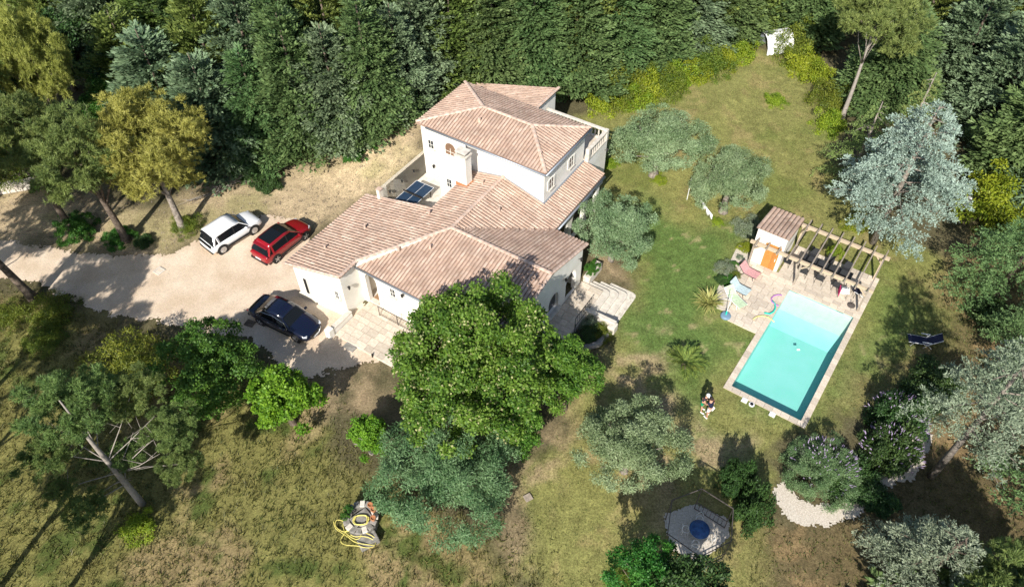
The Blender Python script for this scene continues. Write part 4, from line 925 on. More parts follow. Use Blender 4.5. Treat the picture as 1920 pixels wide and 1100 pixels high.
# pool noodles
def noodle(pts, m, lab, r_=.035):
    P = [G(x, y)+np.array([0, 0, .14]) for x, y in pts]; o = MB().tube(P, r_, 8).build('pool_noodle', MT[m], None, smooth=True); tag(o, lab, 'pool noodle', 'pool noodles left at the pool edge')
noodle([(1465, 556), (1458, 555), (1450, 557), (1445, 562), (1446, 568), (1452, 573), (1459, 576)], 'purple', 'purple curved pool noodle at the top left edge of the pool')
noodle([(1447, 566), (1452, 572), (1453, 580), (1449, 587), (1442, 591), (1432, 589)], 'teal', 'turquoise curved pool noodle lying on the deck', .05)
noodle([(1411, 601), (1418, 596), (1428, 594), (1440, 597), (1451, 606)], 'yellow', 'pale yellow pool noodle over the pool edge')
fl = MB().tube([PR(2.2, 4.9, -.06), PR(2.35, 5.0, -.06)], .06, 6).build('float', MT['white'], None); tag(fl, 'small white float in the middle of the pool', 'float')

# ================================================================ TREES
def gt(name, key, px, py, hc, label, **k):
    """tree whose crown centre (at height hc above ground) stands over the surveyed spot"""
    b_ = G(px, py, hc); return tree(name, key, b_, hc, label, **k)
gt('linden_tree', 'linden', 884, 680, 5.0, 'big round blossoming linden tree in front of the villa facade', seed=3, tr=.3, nb=14, rz=.5, sc=(.98, .98, 1.0))
gt('linden_sapling', 'walnut', 962, 795, 2.6, 'low leafy outgrowth hanging at the lower edge of the big linden', seed=4, sc=(.72, .72, .9))
gt('walnut_tree', 'walnut', 1062, 700, 3.4, 'smaller fine leaved tree touching the right side of the big linden', seed=5, sc=(.88, .95, 1.0))
gt('olive_tree', 'olive2', 842, 884, 2.9, 'largest dense olive tree, below the big linden', seed=6, sc=(1.0, 1.0, .9), bark='barkg', group='olive trees in the garden')
gt('olive_tree', 'olive', 1180, 835, 2.7, 'loose spreading olive tree between the linden and the two people', seed=7, rz=2.5, sc=(.92, .88, .9), bark='barkg', group='olive trees in the garden')
gt('olive_tree', 'olive', 1152, 428, 2.9, 'round olive tree right beside the garden terrace and the arches', seed=8, sc=(.84, .84, 1.05), bark='barkg', group='olive trees in the garden')
gt('olive_tree', 'olive', 1236, 266, 3.1, 'wide olive tree on the upper lawn with a thick pale trunk', seed=9, sc=(1.16, 1.0, .95), bark='barkg', group='olive trees in the garden', tr=.36)
gt('olive_tree', 'olive', 1372, 337, 3.0, 'olive tree beside the washing line and the pool house', seed=10, sc=(.92, .88, .95), bark='barkg', group='olive trees in the garden', tr=.33)
gt('round_tree', 'bright', 390, 682, 2.7, 'round dense bright green tree beside the gravel drive below the navy car', seed=11, sc=(1.03, 1.03, 1.0))
gt('shrub', 'bush', 250, 692, 1.3, 'spiky yellow green shrub left of the round dense tree', cat='shrub', seed=12, sc=(1.05, 1.05, 1.2), nb=0, th=.8, tr=.08)
gt('young_tree', 'lime', 533, 752, 2.2, 'lime green young tree standing alone below the parking area', seed=13, sc=(1.0, 1.0, 1.05))
gt('small_tree', 'lime', 690, 820, 1.5, 'sparse little tree with pale bare branches left of the big olive', seed=14, sc=(.62, .62, .62), bark='barkw', nb=14)
gt('leafy_tree', 'bright', 1215, 1085, 4.2, 'bright green leafy tree top at the bottom edge left of the hexagonal frame', seed=301, sc=(.7, .7, .8))
gt('leafy_tree', 'dark', 1300, 1125, 4.6, 'dark leafy tree top at the bottom edge below the hexagonal frame', seed=302, sc=(1.05, 1.05, 1.3))
# pines and the leaning pine at lower left
b_ = G(268, 945)
gt('leaning_pine', 'pines', 200, 785, 7.2, 'tall open pine with bare silver trunk in the lower left meadow', seed=15, sc=(1.22, 1.15, 1.1), bark='barkw', nb=0, tr=.01, th=.1)
lp = bpy.data.objects['leaning_pine']; lp.location = tuple(b_)
off = G(165, 820, 6.0)-b_
for ch_ in list(lp.children): bpy.data.objects.remove(ch_)
for k_, (x, y, z, sx, sz) in enumerate(((125, 755, 7.6, .74, .70), (85, 850, 5.6, .46, .42), (160, 955, 3.6, .36, .36), (245, 735, 6.6, .50, .45), (318, 800, 5.2, .46, .42), (335, 870, 4.0, .36, .36), (235, 850, 3.6, .34, .3), (110, 920, 4.4, .26, .26))):
    q = G(x, y, z)-b_; inst('crown', CR['pines'], lp, (q[0], q[1], z), (0, 0, k_*1.1), (sx, sx, sz))
    if k_: pass
pts = [(off[0]*i_/6, off[1]*i_/6, i_*1.0-(.3 if i_ == 0 else 0)) for i_ in range(7)]+[(off[0]*1.15, off[1]*1.3, 7.4), (off[0]*1.3, off[1]*1.5, 8.8)]
MB().tube(pts, [.19, .17, .155, .145, .13, .11, .09, .06, .03], 8).build('trunk', MT['barkw'], lp, smooth=True)
mb = MB(); rg_ = random.Random(4)
for i_, (x, y, z) in enumerate(((95, 840, 5.6), (160, 950, 3.6), (245, 740, 6.6), (318, 800, 5.2), (335, 870, 4.0), (235, 850, 3.6), (110, 920, 4.4), (130, 760, 7.2), (200, 720, 7.0), (300, 850, 4.4), (90, 790, 6.4), (210, 910, 3.0), (290, 780, 5.6), (250, 810, 4.6))):
    e_ = Vector(tuple(G(x, y, z)-b_)); e_.z = z; k_ = min(6, max(1, int(z*.75))); p_ = Vector(pts[k_]); m_ = (p_+e_)/2+Vector((rg_.uniform(-.2, .2), rg_.uniform(-.2, .2), rg_.uniform(0, .3)))
    mb.tube([p_, m_, e_], [.035, .022, .008], 5, False)
    for j_ in range(3):
        a2 = rg_.uniform(0, 6.3); c_ = m_.lerp(e_, rg_.random()*.7); mb.tube([c_, c_+Vector((math.cos(a2)*.9, math.sin(a2)*.9, rg_.uniform(-.2, .4)))], [.02, .006], 4, False)
mb.build('branches', MT['barkw'], lp, smooth=True)
def pine(px, py, key, H, lab, seed, sc=(1, 1, 1), lean=(0, 0), tr=.22, bark='bark', nb=9, grp='pines left of the drive', dz=0):
    return tree('pine_tree', key, G(px, py), H, lab, group=grp, seed=seed, sc=sc, lean=lean, tr=tr, bark=bark, nb=nb)
pine(238, 452, 'pineg', 7.2, 'mid green pine whose dark trunk stands behind the drive, right of its twin', 21, (1.0, 1.0, 1.0), lean=(-.6, .5), tr=.28)
pine(135, 432, 'pineg', 7.4, 'mid green pine whose dark trunk rises beside the drive, left of its twin', 22, (1.1, 1.1, 1.1), lean=(-.6, .3), tr=.26)
pine(345, 432, 'piney', 6.4, 'large rounded yellow green pine standing over the parking area', 23, (1.12, 1.0, 1.0), lean=(-.9, 1.3), tr=.28, nb=16, bark='barkg')
pine(66, 562, 'pineg', 10.5, 'pine with a bare dark trunk in front of the drive at the left edge', 24, (1, 1, .9), lean=(-1.6, -1.0), tr=.27)
pine(150, 300, 'piney', 8.5, 'tall yellow green pine in the upper left wood', 25, (.75, .75, 1.25), tr=.2, lean=(0, .5))
pine(40, 330, 'pineg', 8.8, 'dark green pine at the left edge behind the low stone wall', 26, (1.1, 1.1, 1))
pine(-60, 420, 'pineg', 10, 'pine just outside the left edge beside the drive', 27, (1.1, 1.1, 1))
pine(-150, 640, 'pineg', 9.5, 'pine outside the left edge of the meadow', 28, (1.2, 1.2, 1.1))
pine(-90, 820, 'pineg', 9, 'pine outside the left edge low in the meadow', 29, (1.1, 1.1, 1.1))
pine(-150, 1010, 'pineg', 9, 'pine outside the lower left corner', 30, (1.1, 1.1, 1.1))
pine(30, 1250, 'pines', 8, 'sparse pine below the lower left corner', 31, (1., 1., 1.))
pine(-60, 1180, 'pineg', 8.5, 'second pine below the lower left corner', 32, (1, 1, 1))
# right side
conifer('blue_cedar', 'blue', G(1636, 455), 11.6, 'large silver blue cedar behind the pergola', w=.93, lift=1.2, seed=41, bark='barkg', branches=BR1[::2], tr=.27)
conifer('blue_cedar', 'bgcedar', G(1745, 893), 11.8, 'grey blue cedar with a long bare trunk at the right edge', w=.88, lift=3.0, seed=42, bark='barkg', branches=BR2[::3], tr=.22)
conifer('cedar_tree', 'drooping', G(1590, 345), 7.5, 'drooping light green cedar between the lawn and the silver blue cedar', w=.95, seed=43, bark='barkg', branches=BR3[::3])
conifer('cedar_tree', 'drooping', G(1665, 330), 9.2, 'thin drooping cedar with pale stem just behind the silver blue cedar', w=.72, seed=44, bark='barkg', branches=BR3[::3])
pine(1578, 222, 'pineg', 8.8, 'pine with a slim pale trunk at the top right edge of the lawn', 45, (1.1, 1.1, 1.0), lean=(.2, .5), tr=.2, bark='barkw', grp='pines on the right', nb=14)
conifer('cedar_tree', 'bgcedar', G(1700, 1115), 6.8, 'pale blue green cedar at the bottom right below the pebble path', w=.85, seed=46, branches=BR2[::3])
pine(1800, 1175, 'pineg', 4.4, 'yellowish pine in the bottom right corner', 47, (.75, .75, .9), grp='pines on the right')
conifer('fir_tree', 'grcedar', G(1960, 1010), 8.5, 'green fir with stretched out branches at the right edge', w=1.25, seed=48, branches=BR2[::2])
conifer('cedar_tree', 'bgcedar', G(1985, 790), 10, 'grey blue cedar mostly outside the right edge', w=1.1, seed=49)
conifer('fir_tree', 'grcedar', G(1862, 560), 7.5, 'dark green fir standing in the shade above the navy reclining chair', w=1.1, seed=55)
conifer('fir_tree', 'grcedar', G(1900, 700), 7, 'dark green fir in the shade at the right edge of the lawn', w=1.0, seed=50)
conifer('fir_tree', 'grcedar', G(2010, 560), 9, 'dark green fir outside the right edge', w=1.2, seed=51)
conifer('fir_tree', 'con1', G(1830, 1300), 8, 'dark fir below the bottom right corner', w=1.2, seed=52)
gt('shrub', 'acid', 1868, 372, 1.4, 'large yellow green bush behind the white bin', cat='shrub', seed=53, sc=(1.7, 1.5, 1.5), nb=0, th=.6, tr=.06)
# forest behind: jittered rows beyond the tree line
FOR = [  # px, py of foot, kind, height, width, description
 (425, 330, 'con2', 9.5, 1.05, 'blue green cedar at the left front of the wood, above the rounded pine'),
 (505, 318, 'con4', 9, .95, 'dark cedar in deep shade to the right of the rounded pine'),
 (580, 300, 'con1', 11.5, 1.0, 'dark green conifer at the wood edge above the red car'),
 (642, 285, 'con2', 9.5, .95, 'blue grey conifer reaching down to the dry slope above the table tennis court'),
 (705, 262, 'con4', 10.5, .9, 'green conifer at the wood edge left of the upper roof'),
 (755, 235, 'con2', 9, .8, 'blue green conifer touching the upper roof corner on the left'),
 (340, 265, 'con2', 10, 1.1, 'broad blue green cedar behind the rounded pine'),
 (285, 215, 'con3', 9.5, 1., 'yellow green conifer at the top above the rounded pine'),
 (430, 225, 'con3', 11.5, 1., 'yellowish conifer in the second row behind the rounded pine'),
 (500, 215, 'con2', 12, .95, 'slender blue cedar in the second row above the red car'),
 (570, 205, 'con1', 11, 1.0, 'dark green conifer in the second row left of the villa'),
 (640, 190, 'con3', 11, .95, 'olive green conifer in the second row left of the villa roof'),
 (710, 175, 'con1', 10, 1., 'mid green conifer in the second row at the roof corner'),
 (785, 160, 'con2', 9.5, .9, 'blue green conifer directly above the upper roof ridge start'),
 (850, 140, 'con3', 8.5, 1., 'brownish green conifer directly behind the upper roof'),
 (925, 138, 'con1', 8, 1., 'mid green conifer behind the middle of the upper roof'),
 (1000, 140, 'con4', 8, 1., 'dark green conifer behind the back wing roof'),
 (1075, 150, 'con1', 8.5, .95, 'mid green conifer at the right end of the back wing'),
 (1145, 128, 'con4', 8.5, 1., 'dark green conifer behind the acid green hedge, left part'),
 (1215, 108, 'con1', 8.5, 1., 'green conifer behind the acid green hedge, middle part'),
 (1285, 82, 'con2', 8, 1., 'blue green conifer behind the acid green hedge, right part'),
 (1350, 60, 'con1', 8, 1., 'mid green conifer at the top left of the white shelter'),
 (1415, 30, 'con4', 8, 1., 'dark green conifer above the white shelter'),
 (1510, 60, 'con4', 9, 1., 'green conifer right of the white shelter'),
 (1650, 190, 'con4', 9, 1., 'dark green conifer behind the slim trunked pine'),
 (1700, 120, 'con3', 9.5, 1., 'yellow green conifer at the top right'),
 (1780, 170, 'con2', 10.5, 1.05, 'tall blue green conifer above the silver blue cedar'),
 (1850, 240, 'con2', 10.5, 1., 'blue green conifer right of the silver blue cedar'),
 (1905, 330, 'con4', 10, 1.1, 'dark conifer at the right edge above the yellow green bush'),
 (1880, 130, 'con3', 10, 1.1, 'olive conifer in the top right corner'),
 (1960, 220, 'con1', 10, 1.1, 'conifer just outside the upper right edge'),
 (1985, 420, 'con2', 9, 1.1, 'conifer just outside the right edge by the bush')]
for i, (x, y, k_, H_, w_, lab) in enumerate(FOR):
    conifer('conifer', k_, G(x, y-(30 if i < 6 else 0)), H_, lab, group='conifers of the wood behind the villa', w=w_*(.9 if i < 6 else 1), seed=60+i)
ordn = ['first', 'second', 'third', 'fourth', 'fifth', 'sixth', 'seventh', 'eighth', 'ninth', 'tenth', 'eleventh', 'twelfth', 'thirteenth', 'fourteenth', 'fifteenth', 'sixteenth', 'seventeenth', 'eighteenth', 'nineteenth', 'twentieth', 'twenty first', 'twenty second', 'twenty third', 'twenty fourth', 'twenty fifth', 'twenty sixth']
fr_ = random.Random(77)
ROWS = [('third', [(x, 118-(x-400)*.03 if x < 1300 else 60) for x in range(230, 1290, 82)]), ('fourth', [(x, 40) for x in range(150, 1400, 88)]), ('fifth', [(x, -35) for x in range(60, 2000, 96)]), ('sixth', [(x, -110) for x in range(-20, 2060, 108)])]
cols = {'con1': 'green', 'con2': 'blue green', 'con3': 'yellow green', 'con4': 'dark green'}
for rn, P_ in ROWS:
    for i, (x, y) in enumerate(P_):
        k_ = fr_.choice(['con1', 'con4', 'con2', 'con3', 'con1']); x += fr_.uniform(-20, 20); y += fr_.uniform(-14, 14)
        conifer('conifer', k_, G(x, y), fr_.uniform(9.5, 12.5), '%s conifer, %s from the left in the %s row of the wood' % (cols[k_], ordn[i], rn), group='conifers of the wood behind the villa', w=fr_.uniform(.9, 1.12), seed=200+i*7)
# broadleaf shapes in the dark upper left corner
for i, (x, y, k_, h_, s_, lab) in enumerate(((235, 130, 'dark', 3.5, 1.6, 'dark leafy tree between the yellow pine and the cedars'), (215, 190, 'bright', 2.8, .8, 'mid green bush under the dark leafy tree'), (30, 150, 'dark', 4, 1.9, 'dark tree at the top left edge'), (100, 90, 'dark', 4, 1.7, 'dark tree second from the top left corner'), (20, 250, 'dark', 3, 1.4, 'dark round tree at the left edge below the top corner'), (20, 300, 'bush', 2, 1.1, 'brownish shrub above the low stone wall'), (180, 40, 'dark', 4, 1.5, 'dark tree at the very top left of the clearing'))):
    gt('leafy_tree', k_, x, y, h_, lab, seed=90+i, sc=(s_, s_, s_*1.1), group='leafy trees in the upper left wood')
# acid green hedge bushes along the lawn edge and single bushes
BUSH = [(1120, 185, 1.0), (1150, 172, 1.1), (1180, 178, .9), (1205, 160, 1.1), (1235, 158, .9), (1262, 142, 1.0), (1290, 130, .9), (1318, 118, .9), (1350, 108, .8), (1385, 95, .8), (1480, 95, 1.1), (1500, 125, 1.0), (1530, 145, .9), (1555, 190, .8), (1552, 235, .8), (1760, 40, 1.2), (1645, 150, .8), (1600, 420, .5)]
hd = ['first', 'second', 'third', 'fourth', 'fifth', 'sixth', 'seventh', 'eighth', 'ninth', 'tenth']
for i, (x, y, s_) in enumerate(BUSH):
    k_ = 'acid' if i % 3 != 1 else 'bush'; lab = ('acid green bush, %s from the villa along the wood edge' % hd[i]) if i < 10 else ['bright bush in front of the white shelter', 'bright bush just below the white shelter', 'green bush down the right lawn edge from the shelter', 'green bush above the slim pine trunk', 'yellow green bush at the foot of the slim pine', 'yellow green crown showing at the top right', 'yellow green bush behind the slim pine', 'acid green bush behind the pergola'][i-10]
    o = inst('bush', CR[k_], None, G(x+(6 if i < 10 else 0), y+(13 if i < 10 else 3)), (0, 0, i*1.7), (s_*1.1, s_*1.1, s_*1.5)); tag(o, lab, 'bush', 'acid green bushes along the wood edge')
for i, (x, y, k_, s_, lab) in enumerate(((1452, 192, 'acid', .62, 'single low yellow green bush alone on the upper lawn'), (148, 432, 'bright', .55, 'bright green bush at the foot of the left drive pine'), (222, 452, 'bright', .42, 'bright green bush at the foot of the right drive pine'), (350, 428, 'bush', .55, 'yellow green bush under the rounded pine by the white car'), (100, 590, 'bush', .75, 'yellow green bush behind the bare trunk at the left edge'), (85, 640, 'bush', .6, 'yellow green shrub below the bare trunk'), (10, 600, 'bush', .6, 'yellow green shrub at the left edge of the meadow'), (262, 990, 'acid', .62, 'yellow green bush at the foot of the tall open pine'), (85, 345, 'bright', .45, 'green bush on the bank beside the low stone wall'), (270, 458, 'dark', .4, 'dark bush between the drive pines and the parking'), (670, 285, 'bright', .5, 'bright green bush on the dry slope by the wood'), (500, 350, 'dark', .6, 'dark bush above the parked cars'), (460, 320, 'bright', .5, 'green undergrowth bush below the cedars'), (1405, 965, 'dark', .6, 'dark shrub beside the hexagonal frame'), (1372, 915, 'dark', .55, 'dark shrub at the top of the hexagonal frame'), (1170, 1090, 'bush', .4, 'small bush at the bottom edge by the worn path'), (1880, 430, 'bush', .9, 'sprawling shrub below the yellow green bush'), (1850, 600, 'dark', .8, 'dark shrub behind the navy reclining chair'), (1235, 338, 'acid', .35, 'small green growth around the wide olive trunk'), (1345, 418, 'acid', .3, 'small green growth around the olive trunk by the washing line'), (1145, 310, 'acid', .42, 'bright green bush at the corner below the balustrade'), (775, 580+40, 'bush', .01, 'x'))[:-1]):
    o = inst('bush', CR[k_], None, G(x, y), (0, 0, i*2.3), (s_,)*3); o.scale.z *= 3.2 if 'hexagonal frame' in lab and k_ == 'dark' and s_ < 1 and y < 1000 else 1; tag(o, lab, 'bush', 'scattered bushes')
# buddleia and grey shrubs at the pebble path
CR['spike'] = broadleaf_crown('spike_flowers', LM['greyg'], 2.6, 1.6, 26, (.2, .3), 30, (.34, .05), 77, shell=(.9, 1.05), out=2.5, zmin=.1)
flm = MT['flower']
def buddleia(px, py, s_, lab, key='greyg'):
    b_ = G(px, py); o = empty('flowering_shrub', b_, 0, lab, 'shrub', 'flowering shrubs along the pebble path')
    inst('crown', CR['olive2' if key == 'g' else 'dark'], o, (0, 0, .7*s_), (0, 0, px), (.66*s_, .66*s_, .75*s_) if key == 'g' else (1.1*s_, 1.1*s_, 1.6*s_))
    r_ = np.random.default_rng(int(px)); k = 130; d = unit(r_.normal(size=(k, 3))+np.array([0, .2, .9])); d[:, 2] = np.abs(d[:, 2]); P_ = d*np.array([2.0, 2.0, 2.1])*s_+np.array([0, 0, .5])
    V_, F_ = cards(np.repeat(P_, 2, 0), np.repeat(unit(d+r_.normal(size=(k, 3))*.3+np.array([0, 0, .6])), 2, 0), np.tile(np.array([[1, 0, 0.], [0, 1., 0]]), (k, 1)), np.full(2*k, .26), np.full(2*k, .055))
    tag(link(bpy.data.objects.new('flowers', mesh_np('flowers', V_, F_, flm)), o), kind='stuff')
    MB().tube([(0, 0, -.1), (0, 0, .9)], .08, 6).build('stem', MT['bark'], o)
buddleia(1538, 893, .85, 'broad green shrub with lilac spikes in the middle of the pebble path', 'g')
buddleia(1660, 862, .8, 'dark shrub with pale flower spikes on the right of the pebble path')
buddleia(1672, 800, .8, 'dark shrub with lilac spikes at the top of the pebble path')
for x, y, s_, k_, lab in ((1525, 868, .8, 'grey', 'grey feathery shrub behind the broad flowering shrub'), (1600, 905, .7, 'dark', 'dark shrub between the two flowering shrubs'), (1745, 730, .9, 'dark', 'dark leafy shrub in the shade above the pebble path'), (1640, 940, .5, 'dark', 'low shrub at the right bend of the pebble path')):
    o = inst('shrub', CR[k_], None, G(x, y), (0, 0, x), (s_*1.2, s_*1.2, s_)); tag(o, lab, 'shrub', 'shrubs round the pebble path')
# palm
pb_ = G(1281, 690); pm = empty('palm_tree', pb_, 0, 'young feather palm on the lawn beside the two people', 'palm')
MB().lathe([(.10, -.1), (.16, .15), (.13, .4), (.05, .55)], n=8).build('trunk', MT['bark'], pm)
def frond_mesh(L_, n_=26):
    P_ = []; D_f = []
    for i in range(n_):
        s_ = .12+.88*i/n_
        for sg in (-1, 1): P_.append((L_*s_*.92, sg*.01, L_*(.62*s_-.72*s_*s_))); D_f.append((.75, sg*(.75 if s_ < .8 else .4), .15-.5*s_))
    P_ = np.array(P_); D_f = np.array(D_f); le = np.array([.38*math.sin(math.pi*min(1, (.15+.8*(i//2)/n_)))+.08 for i in range(2*n_)])
    V_, F_ = cards(P_, D_f, np.tile([[0, 0, 1.]], (2*n_, 1)), le, np.full(2*n_, .045)); return mesh_np('frond', V_, F_, LM['palm'], np.repeat(_rng.random(2*n_), 4))
FM = frond_mesh(1.5)
for i in range(18): inst('frond', FM, pm, (0, 0, .45), (0, -(.15+.6*((i*7) % 5)/4), i*2.4), (random.uniform(.85, 1.1),)*3)
# variegated clump
q = G(1327, 570); yc = empty('variegated_clump', q, 0, 'large clump of yellow striped sword leaves at the deck corner', 'plant')
def blade(L_):
    vs = []; n_ = 5
    for i in range(n_+1):
        s_ = i/n_; w_ = .045*(1-s_**2)+.004; vs += [(L_*s_*.8, -w_, L_*(.75*s_-.45*s_*s_)), (L_*s_*.8, w_, L_*(.75*s_-.45*s_*s_)+.0)]
    return mesh_np('leaf', np.array(vs), np.array([(2*i, 2*i+1, 2*i+3, 2*i+2) for i in range(n_)]), LM['yucca'], np.linspace(.2, .9, 2*n_+2))
BLM = [blade(1.25), blade(1.45)]
for i in range(130): inst('leaf', BLM[i % 2], yc, (random.uniform(-.15, .15), random.uniform(-.15, .15), 0), (random.uniform(-.3, .3), -random.uniform(-.25, .75), i*2.39996), (random.uniform(.75, 1.08),)*3)
# ---- grass: meadow tufts and short lawn blades
def tufts(name, n, polytest, hgt, wid, m, seed, blades=4, kind='stuff'):
    r_ = np.random.default_rng(seed); x = r_.uniform(-45, 45, n); y = r_.uniform(10, 66, n); ok = polytest(x, y, r_); x = x[ok]; y = y[ok]; k = len(x)
    P_ = np.stack([x, y, T(x, y)], 1); sz = r_.uniform(.6, 1.3, k)*(.7+.8*fbm(x, y, 2.)); tt = np.clip(fbm(x+9, y, 3.)*1.2-.1+r_.normal(size=k)*.15, 0, 1)
    J = np.repeat(np.arange(k), blades); kk = len(J); D = unit(r_.normal(size=(kk, 3))*np.array([.6, .6, .2])+np.array([0, 0, .8])); N = unit(r_.normal(size=(kk, 3)))
    V_, F_ = cards(P_[J]+r_.normal(size=(kk, 3))*np.array([.08, .08, 0]), D, N, sz[J]*hgt*r_.uniform(.6, 1.2, kk), np.full(kk, wid)*r_.uniform(.7, 1.4, kk), False)
    o = link(bpy.data.objects.new(name, mesh_np(name, V_, F_, m, np.repeat(np.clip(tt[J]+r_.normal(size=kk)*.1, 0, 1), 3)))); return tag(o, kind=kind)
def in_meadow(x, y, r_): return (sdist(x, y, P_MEADOW) > -1+r_.normal(size=x.shape)) & (sdist(x, y, P_DRIVE) < -.2)
def in_dry(x, y, r_): return (sdist(x, y, P_DRY) > -1) & (sdist(x, y, P_DRIVE) < .1) & (r_.random(x.shape) < .6)
HP = PP([(530, 495), (560, 570), (640, 640), (720, 690), (1000, 720), (1180, 560), (1130, 350), (1140, 240), (1045, 165), (860, 150), (780, 230), (690, 370)])
def in_lawn(x, y, r_):
    a_ = (x-PO[0])*pa[0]+(y-PO[1])*pa[1]; b_ = (x-PO[0])*pb[0]+(y-PO[1])*pb[1]
    return (sdist(x, y, P_LAWN) > -.3) & ~((a_ > -4.4) & (a_ < 4.8) & (b_ > -.6) & (b_ < 13.9)) & (sdist(x, y, HP) < 0)
def in_wild(x, y, r_): return (sdist(x, y, P_SHADE) > -1) & (sdist(x, y, P_BED) < 0)
tufts('meadow_grass', 90000, in_meadow, .26, .045, LM['grassm'], 1, 4)
tufts('dry_grass', 40000, in_dry, .16, .035, LM['dead'], 2, 4)
tufts('lawn_grass', 90000, in_lawn, .07, .04, LM['grassl'], 3, 3)
tufts('wild_grass', 40000, in_wild, .22, .04, LM['grassm'], 4, 4)

# ================================================================ CARS
def car(name, label, loc, rz, L, Wd, H, paint, kind):
    root = empty(name, loc, rz, label, 'car', 'cars parked by the villa')
    hl, hw = L/2, Wd/2; wb = {'suv': 2.56, 'hatch': 2.67, 'sedan': 2.85}[kind]; wr = {'suv': .35, 'hatch': .34, 'sedan': .34}[kind]
    fx = hl-.86 if kind != 'sedan' else hl-.92; rx = fx-wb; zb = .22 if kind != 'suv' else .28
    belt = {'suv': .98, 'hatch': .93, 'sedan': .90}[kind]; hood = {'suv': .96, 'hatch': .86, 'sedan': .82}[kind]; bumper = .52
    # stations: x, half width, belt z, centre z
    if kind == 'sedan': st_ = [(-hl, .74, .60, .62), (-hl+.06, .86, .84, .92), (-hl+.30, .95, .91, .99), (-hl+.75, 1., .92, .99), (0, 1, .91, .95), (hl-1.45, 1, .89, .95), (hl-1.1, .99, .85, .92), (hl-.6, .95, .77, .84), (hl-.22, .86, .66, .72), (hl-.03, .68, .52, .56)]
    elif kind == 'hatch': st_ = [(-hl, .76, .60, .62), (-hl+.06, .88, .86, .90), (-hl+.30, .96, .93, .95), (-hl+.75, 1., .95, .96), (0, 1, .94, .96), (hl-1.35, 1, .93, .99), (hl-1.0, .99, .89, .97), (hl-.5, .95, .80, .88), (hl-.18, .85, .68, .74), (hl-.02, .66, .52, .56)]
    else: st_ = [(-hl, .82, .62, .64), (-hl+.05, .93, .92, .96), (-hl+.25, .97, .99, 1.0), (-hl+.7, 1., 1.0, 1.0), (0, 1, .99, 1.0), (hl-1.25, 1, .99, 1.06), (hl-.9, .99, .96, 1.04), (hl-.42, .95, .88, .96), (hl-.12, .86, .74, .80), (hl-.01, .70, .56, .60)]
    prof = lambda w_, zbl, zc: [(0, zb), (w_*.80, zb), (w_*.95, zb+.10), (w_*1.0, (zb+zbl)/2), (w_*.985, zbl-.10), (w_*.93, zbl), (w_*.60, (zbl+zc)/2+.012), (0, zc)]
    vs = []; n = None
    for x, f, zbl, zc in st_:
        p_ = prof(f*hw, zbl, zc); ring = [(x, y, z) for y, z in p_]+[(x, -y, z) for y, z in p_[-2:0:-1]]; n = len(ring); vs += ring
    fs = [(i*n+k, i*n+(k+1) % n, (i+1)*n+(k+1) % n, (i+1)*n+k) for i in range(len(st_)-1) for k in range(n)]+[tuple(range(n-1, -1, -1)), tuple((len(st_)-1)*n+k for k in range(n))]
    MB().add(vs, fs).build('body', MT[paint], root, smooth=True, sub=2)
    # greenhouse
    if kind == 'sedan': g_ = [(-hl+.62, .84, .90), (-hl+1.45, .70, H-.05), (.05, .72, H), (.55, .70, H-.05), (hl-1.42, .84, .90)]
    elif kind == 'hatch': g_ = [(-hl+.20, .86, .92), (-hl+.62, .74, H-.07), (-.25, .75, H), (.35, .72, H-.06), (hl-1.22, .86, .93)]
    else: g_ = [(-hl+.16, .88, .97), (-hl+.50, .79, H-.08), (-.2, .79, H), (.42, .77, H-.05), (hl-1.12, .88, .98)]
    vs = []; 
    for x, f, z in g_:
        zt = z
        vs += [(x, -f*hw, zt), (x, -f*hw*.6, zt+.025), (x, 0, zt+.035), (x, f*hw*.6, zt+.025), (x, f*hw, zt)]
    # side glass down to the belt
    n0 = len(vs); bl = belt-.06
    xs_ = [g_[0][0], g_[1][0], g_[2][0], g_[3][0], g_[4][0]]
    for x in xs_: vs += [(x, -hw*.935, bl), (x, hw*.935, bl)]
    fs = [(i*5+k, i*5+k+1, (i+1)*5+k+1, (i+1)*5+k) for i in range(4) for k in range(4)]
    for i in range(4): fs += [(i*5, (i+1)*5, n0+2*(i+1), n0+2*i), (i*5+4, n0+2*i+1, n0+2*(i+1)+1, (i+1)*5+4)]
    MB().add(vs, fs).build('windows', MT['carglass'], root)
    # roof panel
    rm = 'carglass' if kind == 'hatch' else paint
    r0, r1 = g_[1], g_[3]; vs = []
    xr = [(r0[0]-.05, r0[1], r0[2]-.01), (r0[0]+.35, .75, H-.015), (-.1, r0[1], H+.012), (r1[0]+.02, r1[1], r1[2]+.012)]
    for x, f, z in xr:
        for k in range(7): y = -1+2*k/6; vs.append((x, y*f*hw*1.01, z+.042*(1-y*y)+.005))
    fs = [(i*7+k, i*7+k+1, (i+1)*7+k+1, (i+1)*7+k) for i in range(3) for k in range(6)]
    o = MB().add(vs, fs).build('roof', MT[paint], root, smooth=True)
    sm = o.modifiers.new('s', 'SOLIDIFY'); sm.thickness = .04
    if kind == 'hatch':
        o = MB().add([(x, y*hw*.62, z+.092+(.006 if abs(y) < .9 else -.004)) for x, z in ((-hl+.80, H-.02), (-.2, H+.012), (r1[0]-.02, r1[2]+.012)) for y in (-1, -.4, .4, 1)], [(i*4+k, i*4+k+1, (i+1)*4+k+1, (i+1)*4+k) for i in range(2) for k in range(3)]).build('sunroof', MT['carglass'], root)
    if kind == 'sedan': MB().box((-.15, 0, H+.052), (.75, 1.0, .012)).build('sunroof', MT['carglass'], root)
